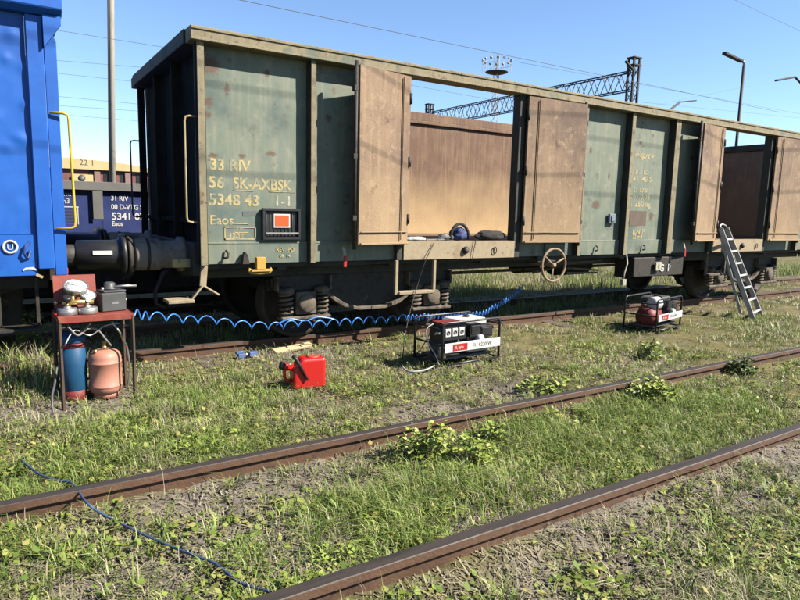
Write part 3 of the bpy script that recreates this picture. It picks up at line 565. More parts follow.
# bogies
def bogie(xc):
    b = P('bogie', MB().box((xc-.18, YC-.95, .5), (xc+.18, YC+.95, .78)).box((xc-.3, YC-.3, .78), (xc+.3, YC+.3, .9)), 'greaseshade', .01)
    SF = [(-1.32, .76), (-1.2, .80), (1.2, .80), (1.32, .76), (1.32, .64), (1.18, .60), (.70, .60), (.58, .50), (.42, .40), (.2, .345), (-.2, .345), (-.42, .40), (-.58, .50), (-.70, .60), (-1.18, .60), (-1.32, .64)]
    for sg in (-1, 1):
        y0, y1 = YC+sg*.99, YC+sg*.90
        P('side_frame', MB().prism([(xc+p[0], p[1]) for p in SF], min(y0, y1), max(y0, y1)), 'greaseshade', .01, b)  # plate coloured dark in place of shade; sunlit lower bar stays paler
        P('bow_bar', MB().prism([(xc+p[0]*.98, p[1]) for p in [(-.72, .60), (-.58, .48), (-.42, .38), (-.2, .325), (.2, .325), (.42, .38), (.58, .48), (.72, .60), (.70, .63), (.56, .53), (.40, .43), (.2, .37), (-.2, .37), (-.40, .43), (-.56, .53), (-.70, .63)]], YC+sg*1.06-.04, YC+sg*1.06+.04), 'dusty', .01, b)
        for ax in (-.925, .925):
            xa = xc+ax
            P('axle_box', MB().box((xa-.13, YC+sg*1.04-.08, .33), (xa+.13, YC+sg*1.04+.08, .60)).lathe([(.0, 0), (.10, 0), (.115, .03), (.115, .09)], (xa, YC+sg*1.165, .46), (0, -sg, 0), 18).box((xa-.32, YC+sg*1.04-.09, .265), (xa+.32, YC+sg*1.04+.09, .31)), 'dusty', .012, b)
            for dx in (-.23, .23):
                hx = [(xa+dx+.075*math.cos(t), YC+sg*1.04+.075*math.sin(t), .315+.27*t/(2*math.pi*5)) for t in np.linspace(0, 2*math.pi*5, 71)]
                P('spring', MB().tube(hx, .017, 6), 'dusty', 0, b)
                P('spring_cap', MB().lathe([(.05, .58), (.1, .585), (.1, .63), (.06, .66)], (xa+dx, YC+sg*1.04, 0), (0, 0, 1), 12), 'dusty', 0, b)
            P('wheel', MB().lathe([(.08, -.09), (.09, -.06), (.40, -.03), (.41, -.065), (.46, -.068), (.462, .04), (.49, .048), (.49, .07), (.41, .07), (.40, .01), (.09, .0), (.08, .08)], (xa, YC+sg*.755, .462), (0, -sg, 0), 36), 'wheelsteel', 0, b)
            P('frame_rib', MB().box((xa-.36, YC+sg*1.0-.07, .61), (xa-.33, YC+sg*1.0+.07, .79)), 'dusty', .004, b); P('frame_rib', MB().box((xa+.33, YC+sg*1.0-.07, .61), (xa+.36, YC+sg*1.0+.07, .79)), 'dusty', .004, b)
            P('brake_shoe', MB().box((xa-math.copysign(.60, ax)-.04, YC+sg*.755-.06, .35), (xa-math.copysign(.60, ax)+.06, YC+sg*.755+.06, .62)), 'greaseshade', .01, b)
    for ax in (-.925, .925):
        P('axle', MB().tube([(xc+ax, YC-1.05, .462), (xc+ax, YC+1.05, .462)], .08, 12), 'greaseshade', 0, b)
    P('brake_beam', MB().bar((xc-.33, YC-.8, .45), (xc-.33, YC+.8, .45), .06, .08).bar((xc+.33, YC-.8, .45), (xc+.33, YC+.8, .45), .06, .08), 'greaseshade', 0, b)
    P('frame_end', MB().box((xc-1.34, YC-.9, .60), (xc-1.26, YC+.9, .74)), 'greaseshade', 0, b); P('frame_end', MB().box((xc+1.26, YC-.9, .60), (xc+1.34, YC+.9, .74)), 'greaseshade', 0, b)
    return b
bg1 = bogie(4.0); bg2 = dup(bg1, wag, (8.72, 0, 0))

# ------------------------------------------------------------------ BLUE WAGON
BX = .36
bw = thing('freight_wagon', 'bright blue freight wagon with dented side panels at the left edge', 'freight wagon', (-6, YC, 0))
def B(name, mb, m, bevel=.004, parent=None): return obj(name, mb, MT[m] if isinstance(m, str) else m, parent or bw, bevel)
bumps = [(-.02, 2.92, .07, .022), (.2, 2.98, .05, .02), (.14, 2.78, .04, .02), (.27, 2.73, .05, .018), (.27, 2.42, .04, .02), (.24, 2.12, .05, .022), (.19, 2.13, .04, .018), (.02, 2.75, .035, .02), (.04, 2.30, .05, .016), (.12, 2.03, .05, .014), (-.2, 2.4, .07, .02), (-.3, 1.9, .09, .02), (.17, 1.55, .06, .006), (-.12, 2.72, .05, .02), (-.16, 2.05, .06, .016)]
def bdent(x, z):
    d = dent(61, .0045, 2.0)(x, z)+.003*abs(mnoise.noise(Vector((x*7, z*5, 4.4))))
    for a, b_, r, h in bumps: d += h*.55*math.exp(-((x-a)**2+(z-b_)**2)/(r*r))
    return d
B('side_panel', MB().sheet(-1.0, .285, 1.30, 3.16, F+.045, .03, bdent, 60, 90), 'blue', 0)
B('lower_panel', MB().sheet(-1.0, .285, .935, 1.295, F+.03, .04, dent(62, .003), 30, 8), 'blue', 0)
for k in range(8):
    x1 = -1.08-k*1.45
    B('side_panel', MB().sheet(x1-1.37, x1, .945, 3.16, F+.045, .03, dent(63+k, .012), 16, 20), 'blue', 0)
    B('side_post', MB().box((x1, F-.0, .945), (x1+.075, F+.12, 3.16)), 'blue', .008)
B('end_post', MB().box((.29, F-.004, .99), (.42, F+.14, 3.16)), 'blue', .008)
B('corner_plate', MB().prism([(.424, .93), (.52, .93), (.52, 2.97), (.485, 3.05), (.424, 3.09)], F+.02, F+.05), 'blue', .004)
B('end_wall', MB().sheet(F+.15, F+WW-.1, 1.0, 3.1, .40, .05, dent(71, .006), 12, 16, plane='YZ', face=1), 'blue', 0)
B('far_wall', MB().box((-12.6, F+WW-.1, 1.0), (.44, F+WW, 3.16)), 'blue', 0)
B('top_flange', MB().prism([(F-.10, 3.21), (F-.10, 3.30), (F+.14, 3.30), (F+.14, 3.165), (F-.02, 3.165)], -12.7, .57, 'YZ'), 'blue', .008)
B('top_flange', MB().box((-12.7, F+WW-.14, 3.165), (.57, F+WW+.08, 3.30)), 'blue', .008)
B('corner_gusset', MB().prism([(.421, 3.165), (.56, 3.165), (.56, 3.10), (.425, 2.90), (.421, 2.90)], F-.045, F+.018), 'blue', .003)
B('end_flange', MB().box((.45, F+.141, 3.17), (.568, F+WW-.141, 3.298)), 'blue', .006)
B('floor', MB().box((-12.6, F+.15, 1.1), (.39, F+WW-.15, 1.16)), 'floor', 0)
B('solebar', MB().box((-12.6, F+.4, .78), (.38, F+.5, 1.09)).box((-12.6, F+WW-.5, .78), (.38, F+WW-.4, 1.09)), 'greaseshade', 0)
B('headstock', MB().box((.38, F+.2, .86), (.46, F+WW-.2, 1.2)), 'greaseshade', .01)
B('handrail', MB().tube([(.44, F+.0, 2.36), (.54, F-.02, 2.365), (.58, F-.02, 2.35), (.585, F-.02, 2.31), (.60, F-.02, 1.42), (.595, F-.02, 1.375), (.57, F-.02, 1.36), (.44, F+.0, 1.35)], .011, 8), 'yellow', 0)
bf = B('buffer', MB().lathe([(.0, -.02), (.22, 0), (.222, .03), (.2, .05), (.165, .055), (.16, .09), (.155, .12), (.155, .44), (.1, .46), (.1, .64), (.12, .65)], (1.105, YC-.875, 1.06), (-1, 0, 0), 30), 'black', 0)
B('label_plate', MB().box((.79, YC-.875-.168, 1.075), (.97, YC-.875-.15, 1.115)), 'white', 0, bf)
B('shank', MB().lathe([(.105, .455), (.112, .47), (.112, .62), (.105, .63)], (1.105, YC-.875, 1.06), (-1, 0, 0), 24), 'greaseshade', 0, bf)
B('buffer', MB().lathe([(.22, 0), (.22, .03), (.155, .06), (.155, .44), (.1, .46), (.1, .64)], (1.105, YC+.875, 1.06), (-1, 0, 0), 24), 'black', 0)
ring = [(.085+.052*math.cos(t), F+.022, 1.19+.052*math.sin(t)) for t in np.linspace(0, 2*math.pi, 25)[:-1]]
u_ = B('round_mark', MB().tube(ring, .011, 6, closed=True), 'white', 0)
obj('mark_letter', text_mb('U', .075, (.06, F+.022, 1.165)), MT['white'], u_)
B('paint_mark', MB().prism([(.165, .985), (.19, 1.005), (.25, 1.01), (.28, .985), (.27, .978), (.24, .99), (.2, .992), (.175, .975)], F+.021, F+.025), 'white', 0)
B('paint_mark', MB().bar((.27, F+.015, .945), (.32, F+.015, .915), .012, .022), 'creamrail', 0)
B('side_hook', MB().tube([(.235, F+.03, 1.23), (.2, F+.0, 1.2), (.185, F-.005, 1.14), (.2, F-.0, 1.1), (.22, F+.02, 1.09), (.235, F+.01, 1.16)], .011, 7), mat('blue-black enamel', [(.015, .035, .12), (.02, .04, .14)], 6, rough=.4), 0)
bh = B('brake_hose', MB().tube([(.46, F+.75, .9), (.6, F+.7, .86), (.66, F+.68, .7), (.68, F+.68, .5), (.74, F+.68, .42)], .026, 8), 'rubber', 0)
B('cock_handle', MB().bar((.48, F+.18, .99), (.56, F+.16, .85), .05, .02).box((.47, F+.18, .93), (.54, F+.24, .98)), 'red', .004, bh)
B('cock_body', MB().lathe([(.02, 0), (.035, .01), (.035, .09), (.02, .1)], (.56, F+.22, .80), (.4, -.2, .9), 10), 'steel', 0, bh)
def bogie_copy(src, parent, xshift):
    b = dup(src, parent); b.location = Vector(src.location)+root_loc(wag)-root_loc(parent)+Vector((xshift, 0, 0)); return b
B('air_tank', MB().lathe([(.05, -.9), (.19, -.85), (.21, -.8), (.21, .8), (.19, .85), (.05, .9)], (-1.0, F+1.4, .6), (1, 0, 0), 18), 'greaseshade', 0)
B('brake_gear', MB().box((-3.2, F+1.75, .15), (.2, F+2.1, .78)), 'greaseshade', .03)
B('brake_pipe', MB().tube([(-3, F+.55, .72), (-.1, F+.55, .72), (.2, F+.6, .8), (.4, F+.7, .9)], .03, 8), 'greaseshade', 0)
B('corner_step', MB().box((-.05, F+.06, .42), (.3, F+.3, .45)).box((-.04, F+.2, .45), (-.01, F+.24, .9)).box((.26, F+.2, .45), (.29, F+.24, .9)), 'greaseshade', .004)
bogie_copy(bg1, bw, -5.9); bogie_copy(bg1, bw, -14.2)

# ------------------------------------------------------------------ NAVY WAGON behind
NY = 11.3
nw = thing('freight_wagon', 'navy blue freight wagon with grey frame and white numbers seen in the gap', 'freight wagon', (-2, NY+1.45, 0))
def Nv(name, mb, m, bevel=0, parent=None): return obj(name, mb, MT[m] if isinstance(m, str) else m, parent or nw, bevel)
NX0, NX1 = -7.5, 6.5
Nv('top_rail', MB().box((NX0, NY-.04, 1.80), (NX1, NY+.08, 1.94)), 'greyframe', .006)
Nv('top_rail', MB().box((NX0, NY+2.82, 1.80), (NX1, NY+2.94, 1.94)), 'greyframe', .006)
for k in range(9):
    x = 1.32-1.62*3+k*1.62-1.62*2
    if x < NX0 or x > NX1: continue
    Nv('side_post', MB().box((x, NY-.03, 1.34), (x+.15, NY+.07, 1.80)), 'greyframe', .005)
    Nv('side_panel', MB().box((x+.15, NY+.04, 1.12), (x+1.62, NY+.09, 1.80)), 'navy', 0)
Nv('far_side', MB().box((NX0, NY+2.84, 1.12), (NX1, NY+2.9, 1.80)), 'navy', 0)
for x in (NX0, NX1-.06): Nv('end_wall', MB().box((x, NY+.1, 1.12), (x+.06, NY+2.83, 1.9)), 'navy', 0)
Nv('underframe', MB().box((NX0, NY+.02, .78), (NX1, NY+2.9, 1.11)), 'greaseshade', 0)
Nv('brake_gear', MB().box((-2.4, NY+.7, -.02), (4.9, NY+2.2, .775)), 'greaseshade', .05)
for k in range(3): Nv('tool_box', MB().box((-1.0+k*1.7, NY+.25, .12), (.2+k*1.7, NY+.69, .72)), 'greaseshade', .02)
for b_, s_, z_ in (('31 RIV', .115, 1.65), ('00 D-VTG SK', .115, 1.505), ('5341 070-', .165, 1.335), ('Eaos', .105, 1.235)):
    obj('number_text', text_mb(b_, s_, (1.60, NY+.034, z_), sx=.95 if s_ > .15 else .85, bold=.025), MT['white'], nw)
for z_, t in ((1.70, 'Pojemn.'), (1.585, '75 m3')):
    obj('number_text', text_mb(t, .11, (.72, NY+.034, z_)), MT['white'], nw)
Nv('white_line', MB().box((.72, NY+.034, 1.52), (1.12, NY+.038, 1.535)).box((1.10, NY+.034, 1.25), (1.112, NY+.038, 1.52)), 'white', 0)
for k in range(5): Nv('white_line', MB().box((.72, NY+.034, 1.26+k*.05), (1.09, NY+.038, 1.266+k*.05)), 'greyframe', 0)
for xs_ in (-9.0, 1.1):
    b_ = dup(bg1, nw); b_.location = Vector(bg1.location)+root_loc(wag)-root_loc(nw)+Vector((xs_, 12.8-YC, -.3))

# ------------------------------------------------------------------ MAROON WAGON further behind
MY = 24.0
mw = thing('covered_wagon', 'maroon wagon with a cream roof edge standing behind the navy wagon', 'freight wagon', (4, MY+1.4, 0))
def Mr(name, mb, m, bevel=0, parent=None): return obj(name, mb, MT[m] if isinstance(m, str) else m, parent or mw, bevel)
CZ = atY(100, 170.5, MY).z; TL_ = atY(66, 157.5, MY).z; TR_ = atY(136, 165.5, MY).z
Mr('body', MB().box((-6, MY, .9), (10, MY+2.8, CZ)), 'maroon')
xa = [atY(x, 178, MY).x for x in (58, 98.5, 113, 129, 145)]
for x in xa+[xa[-1]+1.15*k for k in range(1, 4)]+[xa[0]-1.15*k for k in range(1, 6)]:
    Mr('post', MB().box((x-.14, MY-.07, .95), (x+.05, MY-.002, CZ-.02)), 'pinkpost', .006)
    Mr('gap_strip', MB().box((x-.30, MY-.012, .95), (x-.141, MY-.003, CZ-.03)), 'black')
Mr('fascia', MB().prism([(-6, CZ+.003), (10, CZ+.003), (10, CZ+.08), (atY(150, 168, MY).x, CZ+.15), (atY(136, 165, MY).x, TR_), (atY(108, 162, MY).x, atY(108, 161.5, MY).z), (atY(66, 157, MY).x, TL_), (-2, TL_+.12), (-6, TL_+.16)], MY-.12, MY-.0), 'cream', .01)
Mr('roof', MB().prism([(MY, CZ+.003), (MY, CZ+.05), (MY+1.4, CZ+.12), (MY+2.8, CZ+.05), (MY+2.8, CZ+.003)], -5.9, 9.9, 'YZ'), 'greyframe')
q0 = atY(72, 174, MY); q1 = atY(93, 182, MY)
f_ = Mr('notice_board', MB().box((q0.x, MY-.10, q1.z), (q1.x, MY-.075, q0.z)), 'cream')
Mr('board_emblem', MB().lathe([(.0, 0), (.11, 0), (.11, .012), (.0, .012)], ((q0.x*.55+q1.x*.45), MY-.115, (q0.z+q1.z)/2), (0, 1, 0), 16), 'greybox', 0, f_)
obj('fascia_text', text_mb('22 1', .26, (atY(79, 162, MY).x, MY-.123, atY(79, 165, MY).z)), MT['greybox'], mw)
Mr('underframe', MB().box((-6, MY+.1, .6), (10, MY+2.7, .89)), 'greaseshade')
for x in (-4.5, -2.7, 6.7, 8.5): Mr('wheel', MB().lathe([(.08, -.08), (.4, -.03), (.46, -.07), (.46, .05), (.4, .03), (.08, .08)], (x, MY+.65, .46-.14), (0, 1, 0), 24), 'wheelsteel')

# ------------------------------------------------------------------ poles, portal, lamps, floodlight mast, wires
pc = atY(112, 180, 18)
cp = thing('utility_pole', 'tall pale concrete pole rising between the blue and the open wagon', 'pole', (pc.x, 18, -.15))
mbp = MB(); mbp.tube([(pc.x-.06, 18, -.3), (pc.x+.30, 18, 11.5)], [.078, .06], 10); obj('shaft', mbp, MT['concrete'], cp)
obj('conduit', MB().tube([(pc.x-.145, 17.96, -.2), (pc.x+.20, 17.97, 11)], .016, 6), MT['mast'], cp)
obj('cross_arm', MB().box((pc.x-.4, 17.85, 10.4), (pc.x+.95, 17.93, 10.5)), MT['mast'], cp)
PXX = 27.0
ptl = thing('catenary_portal', 'steel lattice catenary portal spanning the yard above the open wagon', 'catenary portal', (PXX, 30, -.15))
def tower(y, zt):
    t = MB()
    for dx in (-.2, .2):
        for dy in (-.16, .16): t.bar((PXX+dx, y+dy, -.2), (PXX+dx, y+dy, zt), .09, .09)
    k = 0; z = 0
    while z < zt-.6:
        s = 1 if k % 2 else -1
        for dy in (-.16, .16): t.bar((PXX-.2*s, y+dy, z), (PXX+.2*s, y+dy, z+.6), .025, .025)
        for dx in (-.2, .2): t.bar((PXX+dx, y-.16*s, z), (PXX+dx, y+.16*s, z+.6), .025, .025)
        z += .6; k += 1
    t.box((PXX-.28, y-.24, zt-.35), (PXX+.28, y+.24, zt-.30)).box((PXX-.28, y-.24, zt), (PXX+.28, y+.24, zt+.05))
    return t
YA, YB = 21.0, 38.5
obj('tower', tower(YA, 9.35), MT['mast'], ptl); obj('tower', tower(YB, 9.35), MT['mast'], ptl)
tz0, tz1 = 7.85, 8.75
ch = MB()
for dx in (-.2, .2):
    for z in (tz0, tz1): ch.bar((PXX+dx, YA, z), (PXX+dx, YB, z), .055, .055)
obj('chord', ch, MT['mast'], ptl)
nb = 20
for i in range(nb):
    y0 = YA+(YB-YA)*i/nb; y1 = YA+(YB-YA)*(i+1)/nb; ym = (y0+y1)/2; b_ = MB()
    for dx in (-.2, .2): b_.bar((PXX+dx, y0, tz1), (PXX+dx, ym, tz0), .03, .03).bar((PXX+dx, ym, tz0), (PXX+dx, y1, tz1), .03, .03)
    b_.bar((PXX-.2, y0, tz1), (PXX+.2, y1, tz1), .025, .025)
    obj('brace', b_, MT['mast'], ptl)
obj('insulator', MB().tube([(PXX-.3, YA-.2, 8.75), (PXX-.9, YA-.2, 9.05)], .06, 8), MT['mast'], ptl)
# floodlight mast
fx, fy = 71.65, 83.0
fm = thing('floodlight_mast', 'tall thin floodlight mast with a ring of lamps far behind the wagon', 'floodlight mast', (fx, fy, -.15))
t = MB()
for k in range(3):
    a_ = 2*math.pi*k/3; t.bar((fx+.8*math.cos(a_), fy+.8*math.sin(a_), -.2), (fx+.45*math.cos(a_), fy+.45*math.sin(a_), 28), .09, .09)
for z in range(0, 27):
    for k in range(3):
        a_ = 2*math.pi*k/3; b2 = 2*math.pi*((k+1) % 3)/3; r0 = .8-.35*z/28; r1 = .8-.35*(z+1)/28
        t.bar((fx+r0*math.cos(a_), fy+r0*math.sin(a_), z), (fx+r1*math.cos(b2), fy+r1*math.sin(b2), z+1), .05, .05)
obj('mast_lattice', t, MT['mastpale'], fm)
obj('platform', MB().lathe([(.3, 24.6), (1.3, 24.8), (1.9, 25.0), (1.9, 25.08), (.3, 25.08)], (fx, fy, 0), (0, 0, 1), 20), MT['mast'], fm)
obj('railing', MB().tube([(fx+2.35*math.cos(q), fy+2.35*math.sin(q), 26.2) for q in np.linspace(0, 2*math.pi, 21)[:-1]], .035, 5, closed=True), MT['mastpale'], fm)
for k in range(14):
    q = 2*math.pi*k/14; c = Vector((fx+2.4*math.cos(q), fy+2.4*math.sin(q), 0)); d = Vector((math.cos(q), math.sin(q), -.45)).normalized()
    obj('floodlight', MB().lathe([(.08, -.2), (.15, -.15), (.22, .1), (.22, .14)], c+Vector((0, 0, 26.9)), d, 10).bar(c+Vector((0, 0, 25.1)), c+Vector((0, 0, 26.95)), .05, .05), MT['mastpale'], fm)
# street lamps
def lamp(name, label, base, path, heads, r=.07, m='mast'):
    t = thing(name, label, 'street lamp', (base[0], base[1], -.15), 0, None)
    obj('pole', MB().tube(path, r, 8), MT[m], t)
    for a_, b2 in heads:
        a_ = Vector(a_); b2 = Vector(b2); obj('lamp_head', MB().bar(a_, b2, .15, .09), MT['mast'], t, .02)
    return t
L1 = atY(744, 66, 12); L1b = atY(742, 62, 12); L1c = atY(724, 53, 12)
lamp('street_lamp', 'tall dark street lamp with one long arm above the right end of the open wagon', L1, [(L1.x, 12, -.2), (L1.x, 12, L1.z)], [(Vector((L1.x-.15, 12, L1b.z+.02)), L1c)], .05)
obj('lamp_neck', MB().tube([(L1.x, 12, L1.z), (L1.x-.02, 12, L1b.z), (L1.x-.25, 12, L1b.z+.05)], .045, 8), MT['mastpale'], bpy.data.objects['street_lamp'])
A = atY(664, 115, 30); b1 = atY(680, 102, 30); c1 = atY(696, 100.5, 30)
lamp('street_lamp', 'low dark lamp with bent boom showing just above the middle of the wagon top', A, [(A.x-.6, 30, -.2), (A.x-.6, 30, A.z-1.5), (A.x, 30, A.z), (b1.x, 30, b1.z)], [(b1, c1)], .09)
A = atY(812, 95, 16); b1 = atY(795, 77, 16); c1 = atY(776, 80.5, 16)
lamp('street_lamp', 'dark lamp arm reaching in from the right edge of the sky', A, [(A.x+.5, 16, -.2), (A.x+.5, 16, A.z-1.2), (A.x, 16, A.z), (b1.x, 16, b1.z)], [(b1, c1)], .05)
# overhead wires
def wire(pa, pb, Y, label, r=.008, sag=0, dx=25):
    a_ = atY(*pa, Y); b2 = atY(*pb, Y); d = (b2-a_); a_ = a_-d*.5; b2 = b2+d*1.0
    r *= .5 if pa[0] > 200 else .36
    pts = [a_.lerp(b2, t)-Vector((0, 0, sag*4*t*(1-t))) for t in np.linspace(0, 1, 9)]
    o = obj('overhead_wire', MB().tube(pts, r, 5), MT['wire']); tag(o, label, 'wire', 'overhead wires')
wire((245, 1), (596, 74), 13, 'long overhead wire falling across the sky left of the floodlight mast', .015)
wire((62, 31), (150, 45), 16, 'topmost thin wire between the concrete pole and the blue wagon', .013)
wire((64, 61), (138, 67), 22, 'second thin wire crossing the concrete pole', .014)
wire((64, 74), (138, 82), 22, 'third thin wire crossing the concrete pole', .014)
wire((64, 97), (138, 104), 26, 'thin wire crossing the pole above the yellow handrail', .016)
wire((64, 106), (138, 111), 26, 'lower thin wire crossing the pole above the yellow handrail', .016)
wire((66, 115), (138, 121), 26, 'lowest thin wire crossing the pole, level with the yellow handrail top', .016)
wire((632, 83), (790, 112), 21, 'thin wire running from the portal tower past the tall street lamp', .013)
wire((410, 85), (520, 105), 21, 'thin wire seen through the open first doorway', .013)
wire((735, 0), (800, 31), 10, 'thin wire cutting the top right corner of the sky', .008)
wire((640, 108), (700, 96), 34, 'faint wire rising right behind the low bent lamp', .013)
wire((700, 108), (800, 118), 26, 'faint wire right of the tall street lamp', .013)

for y_, z_, sg_, lb in ((3.0, 6.15, .05, 'contact wire hanging high above the foreground track'), (3.0, 6.95, .5, 'sagging carrier wire above the foreground track')):
    o = obj('overhead_wire', MB().tube([(x, y_, z_+sg_*((x-16)/25)**2) for x in np.linspace(-30, 60, 31)], .008, 6), MT['wire']); tag(o, lb, 'wire', 'overhead wires')
# ------------------------------------------------------------------ TABLE and test gear
TZ = .64
_a = atZ(57.5, 318, TZ); _b = atZ(133.5, 313, TZ); _d = (_b-_a).normalized(); TL = (_b-_a).length/.632
TR0 = math.degrees(math.atan2(_d.y, _d.x)); _m = (_a+_b)/2+Vector((-_d.y, _d.x, 0))*.25; TX, TY = _m.x, _m.y
print('table', TR0, TL, TX, TY)
tb = thing('work_table', 'red topped iron work table by the blue wagon carrying pressure gauges', 'table', (TX, TY, gz(TX, TY)), R(TR0))
TG = TZ-gz(TX, TY); tb.scale = (TL, 1, 1)
def T(name, mb, m, bevel=.003, parent=None): return obj(name, mb, MT[m] if isinstance(m, str) else m, parent or tb, bevel, world=False)
T('table_top', MB().box((-.31, -.25, TG-.012), (.31, .21, TG)), 'tablered', .003)
T('table_rim', MB().box((-.314, -.256, TG-.05), (.314, -.251, TG+.004)).box((-.314, .211, TG-.05), (.314, .216, TG+.004)).box((-.316, -.25, TG-.05), (-.311, .21, TG+.004)).box((.311, -.25, TG-.05), (.316, .21, TG+.004)), 'tablered', .002)
for sx in (-1, 1):
    for y0 in (-.245, .205):
        x = sx*.305; T('leg', MB().box((x-.017, y0-.003, -.04), (x+.017, y0+.003, TG-.013)).box((x-.003, y0-.017, -.04), (x+.003, y0+.017, TG-.013)), 'legbrown', 0)
T('cross_bar', MB().bar((-.3, -.24, TG-.09), (.3, .2, TG-.09), .02, .005).bar((-.3, .2, TG-.11), (.3, -.24, TG-.11), .02, .005).bar((-.3, .205, .12), (.3, .205, .12), .02, .02), 'legbrown', 0)
rp = Matrix.Rotation(R(-14), 3, 'X')
T('back_board', MB().box((-.305, .12, TG+.02), (.06, .135, TG+.315), rp), 'tablered', .003)
tm = bpy.data.objects
def on_table(x, y, z=0):
    c, s_ = math.cos(R(TR0)), math.sin(R(TR0)); x *= TL; return Vector((TX+x*c-y*s_, TY+x*s_+y*c, TZ+.002+z))
# gauge set
gs = thing('pressure_gauge_set', 'brass and steel test set with a big white dial on the red table', 'pressure gauge', on_table(-.13, -.05), R(TR0))
def G(name, mb, m, bevel=0, parent=None): return obj(name, mb, MT[m] if isinstance(m, str) else m, parent or gs, bevel, world=False)
for x in (-.085, .07): G('steel_pot', MB().lathe([(.078, 0), (.082, .006), (.08, .05), (.074, .056), (.03, .058), (.03, .07), (.012, .075)], (x, -.07, 0), n=22), 'steel')
G('manifold', MB().tube([(-.12, -.05, .10), (.12, -.05, .10)], .022, 10).tube([(-.04, -.05, .1), (-.03, .0, .17)], .017, 8).tube([(-.085, -.07, .07), (-.085, -.055, .10)], .016, 8).tube([(.07, -.07, .07), (.07, -.055, .10)], .016, 8), 'brass')
G('valve_knob', MB().lathe([(.012, 0), (.012, .03), (.034, .03), (.036, .04), (.034, .062), (.02, .066)], (-.085, -.06, .10), (0, -.5, .85), 12), 'black')
G('valve_knob', MB().lathe([(.010, 0), (.010, .03), (.02, .03), (.02, .05)], (-.135, -.05, .10), (-1, 0, 0), 10), 'black')
G('valve_knob', MB().lathe([(.010, 0), (.010, .03), (.024, .03), (.024, .05)], (.06, -.10, .10), (.2, -.8, .5), 10), 'black')
def gauge(c, n, r, ticks):
    c = Vector(c); n = Vector(n).normalized()
    g_ = G('gauge_case', MB().lathe([(r*.8, -r*.55), (r*.98, -r*.5), (r*1.0, -.01), (r*1.04, 0), (r*1.04, .012), (r*.93, .014), (r*.92, .004)], c, n, 28), 'steel')
    G('dial', MB().lathe([(0, 0), (r*.92, 0), (r*.92, .003), (0, .0031)], c+n*.0045, n, 28), 'dial', 0, g_)
    x = n.cross(Vector((0, 0, 1))).normalized(); y = x.cross(n) * -1 if x.cross(n).z < 0 else x.cross(n)
    m = MB(); f = c+n*.0085
    for k in range(ticks):
        a_ = R(-225+270*k/(ticks-1)); d = x*math.cos(a_)+y*math.sin(a_); m.bar(f+d*r*.72, f+d*r*.86, .004, .0015, n)
    m.bar(f-(x*.3-y*.1)*r*.3, f+(x*.8+y*.5)*r*.75, .006, .002, n)
    G('needle', m, 'black', 0, g_)
gauge((.0, .03, .225), (0, -.46, .89), .096, 22)
gauge((.085, -.02, .15), (.1, -.5, .85), .062, 14)
G('gauge_stem', MB().tube([(-.03, .12, .2), (-.03, .05, .13), (-.03, -.04, .1)], .015, 8), 'brass')
G('stud', MB().tube([(-.17, -.08, .0), (-.17, -.08, .02)], .02, 8), 'red')
# hand pump box
hb = thing('pump_box', 'dark grey metal box with a round cap and side lever on the red table', 'pump', on_table(.16, .0), R(12))
def H(name, mb, m, bevel=.004, parent=None): return obj(name, mb, MT[m] if isinstance(m, str) else m, parent or hb, bevel, world=False)
H('case', MB().box((-.105, -.1, 0), (.105, .1, .165)), 'greybox', .008); H('lid', MB().box((-.085, -.095, .166), (.11, .085, .185)), 'greybox', .006)
H('cap', MB().lathe([(.06, .186), (.062, .2), (.045, .205), (.048, .24), (.03, .252)], (0, 0, 0), n=20), 'greybox', 0)
H('lever', MB().tube([(.03, -.03, .21), (.10, -.05, .215), (.21, -.07, .212)], .011, 8), 'steel', 0); H('bolt', MB().lathe([(.013, 0), (.013, .03)], (-.085, -.07, .185), n=8), 'steel', 0)
H('bolt', MB().lathe([(.012, 0), (.012, .02)], (.106, -.04, .09), (1, 0, 0), 8), 'white', 0)
H('maker_plate', MB().box((-.02, -.1025, .065), (.035, -.1005, .085)), 'steel', 0)
# gas bottles under the table
bt = atZ(76, 388, -.13); bx, by = .50, 6.05
gb = thing('gas_cylinder', 'tall blue cylinder with dark red bands standing under the table', 'gas cylinder', (bx, by, gz(bx, by)))
def C1(name, mb, m, parent=None): return obj(name, mb, MT[m] if isinstance(m, str) else m, parent or gb, 0, world=False)
C1('body', MB().lathe([(.10, .1), (.104, .105), (.104, .475), (.10, .48)], n=28), 'bottleblue'); C1('foot_ring', MB().lathe([(.095, 0), (.101, .005), (.101, .1), (.095, .102)], n=28), 'bottlered')
C1('top_band', MB().lathe([(.1045, .48), (.107, .485), (.107, .515), (.10, .52)], n=28), 'bottlered'); C1('shoulder', MB().lathe([(.10, .519), (.105, .53), (.105, .57), (.08, .60), (.03, .61), (.03, .64)], n=28), 'bottleblue')
tx, ty = .745, 6.0
gt = thing('gas_tank', 'squat salmon pink gas tank standing under the table beside the blue cylinder', 'gas tank', (tx, ty, gz(tx, ty)))
def C2(name, mb, m, parent=None): return obj(name, mb, MT[m] if isinstance(m, str) else m, parent or gt, 0, world=False)
C2('body', MB().lathe([(.02, .03), (.09, .035), (.125, .055), (.135, .085), (.135, .10), (.139, .104), (.139, .112), (.135, .116), (.135, .31), (.139, .314), (.139, .322), (.135, .326), (.135, .36), (.125, .395), (.10, .42), (.05, .435), (.03, .437)], n=32), 'pink')
C2('foot_ring', MB().lathe([(.10, 0), (.105, 0), (.105, .05), (.10, .05)], n=28), 'pink')
C2('valve', MB().lathe([(.025, .43), (.025, .46), (.015, .465), (.015, .49), (.02, .49), (.02, .5)], n=12), 'brass'); C2('cap', MB().lathe([(.012, .0), (.012, .035), (.005, .04)], (-.08, -.06, .405), n=8), 'brass')
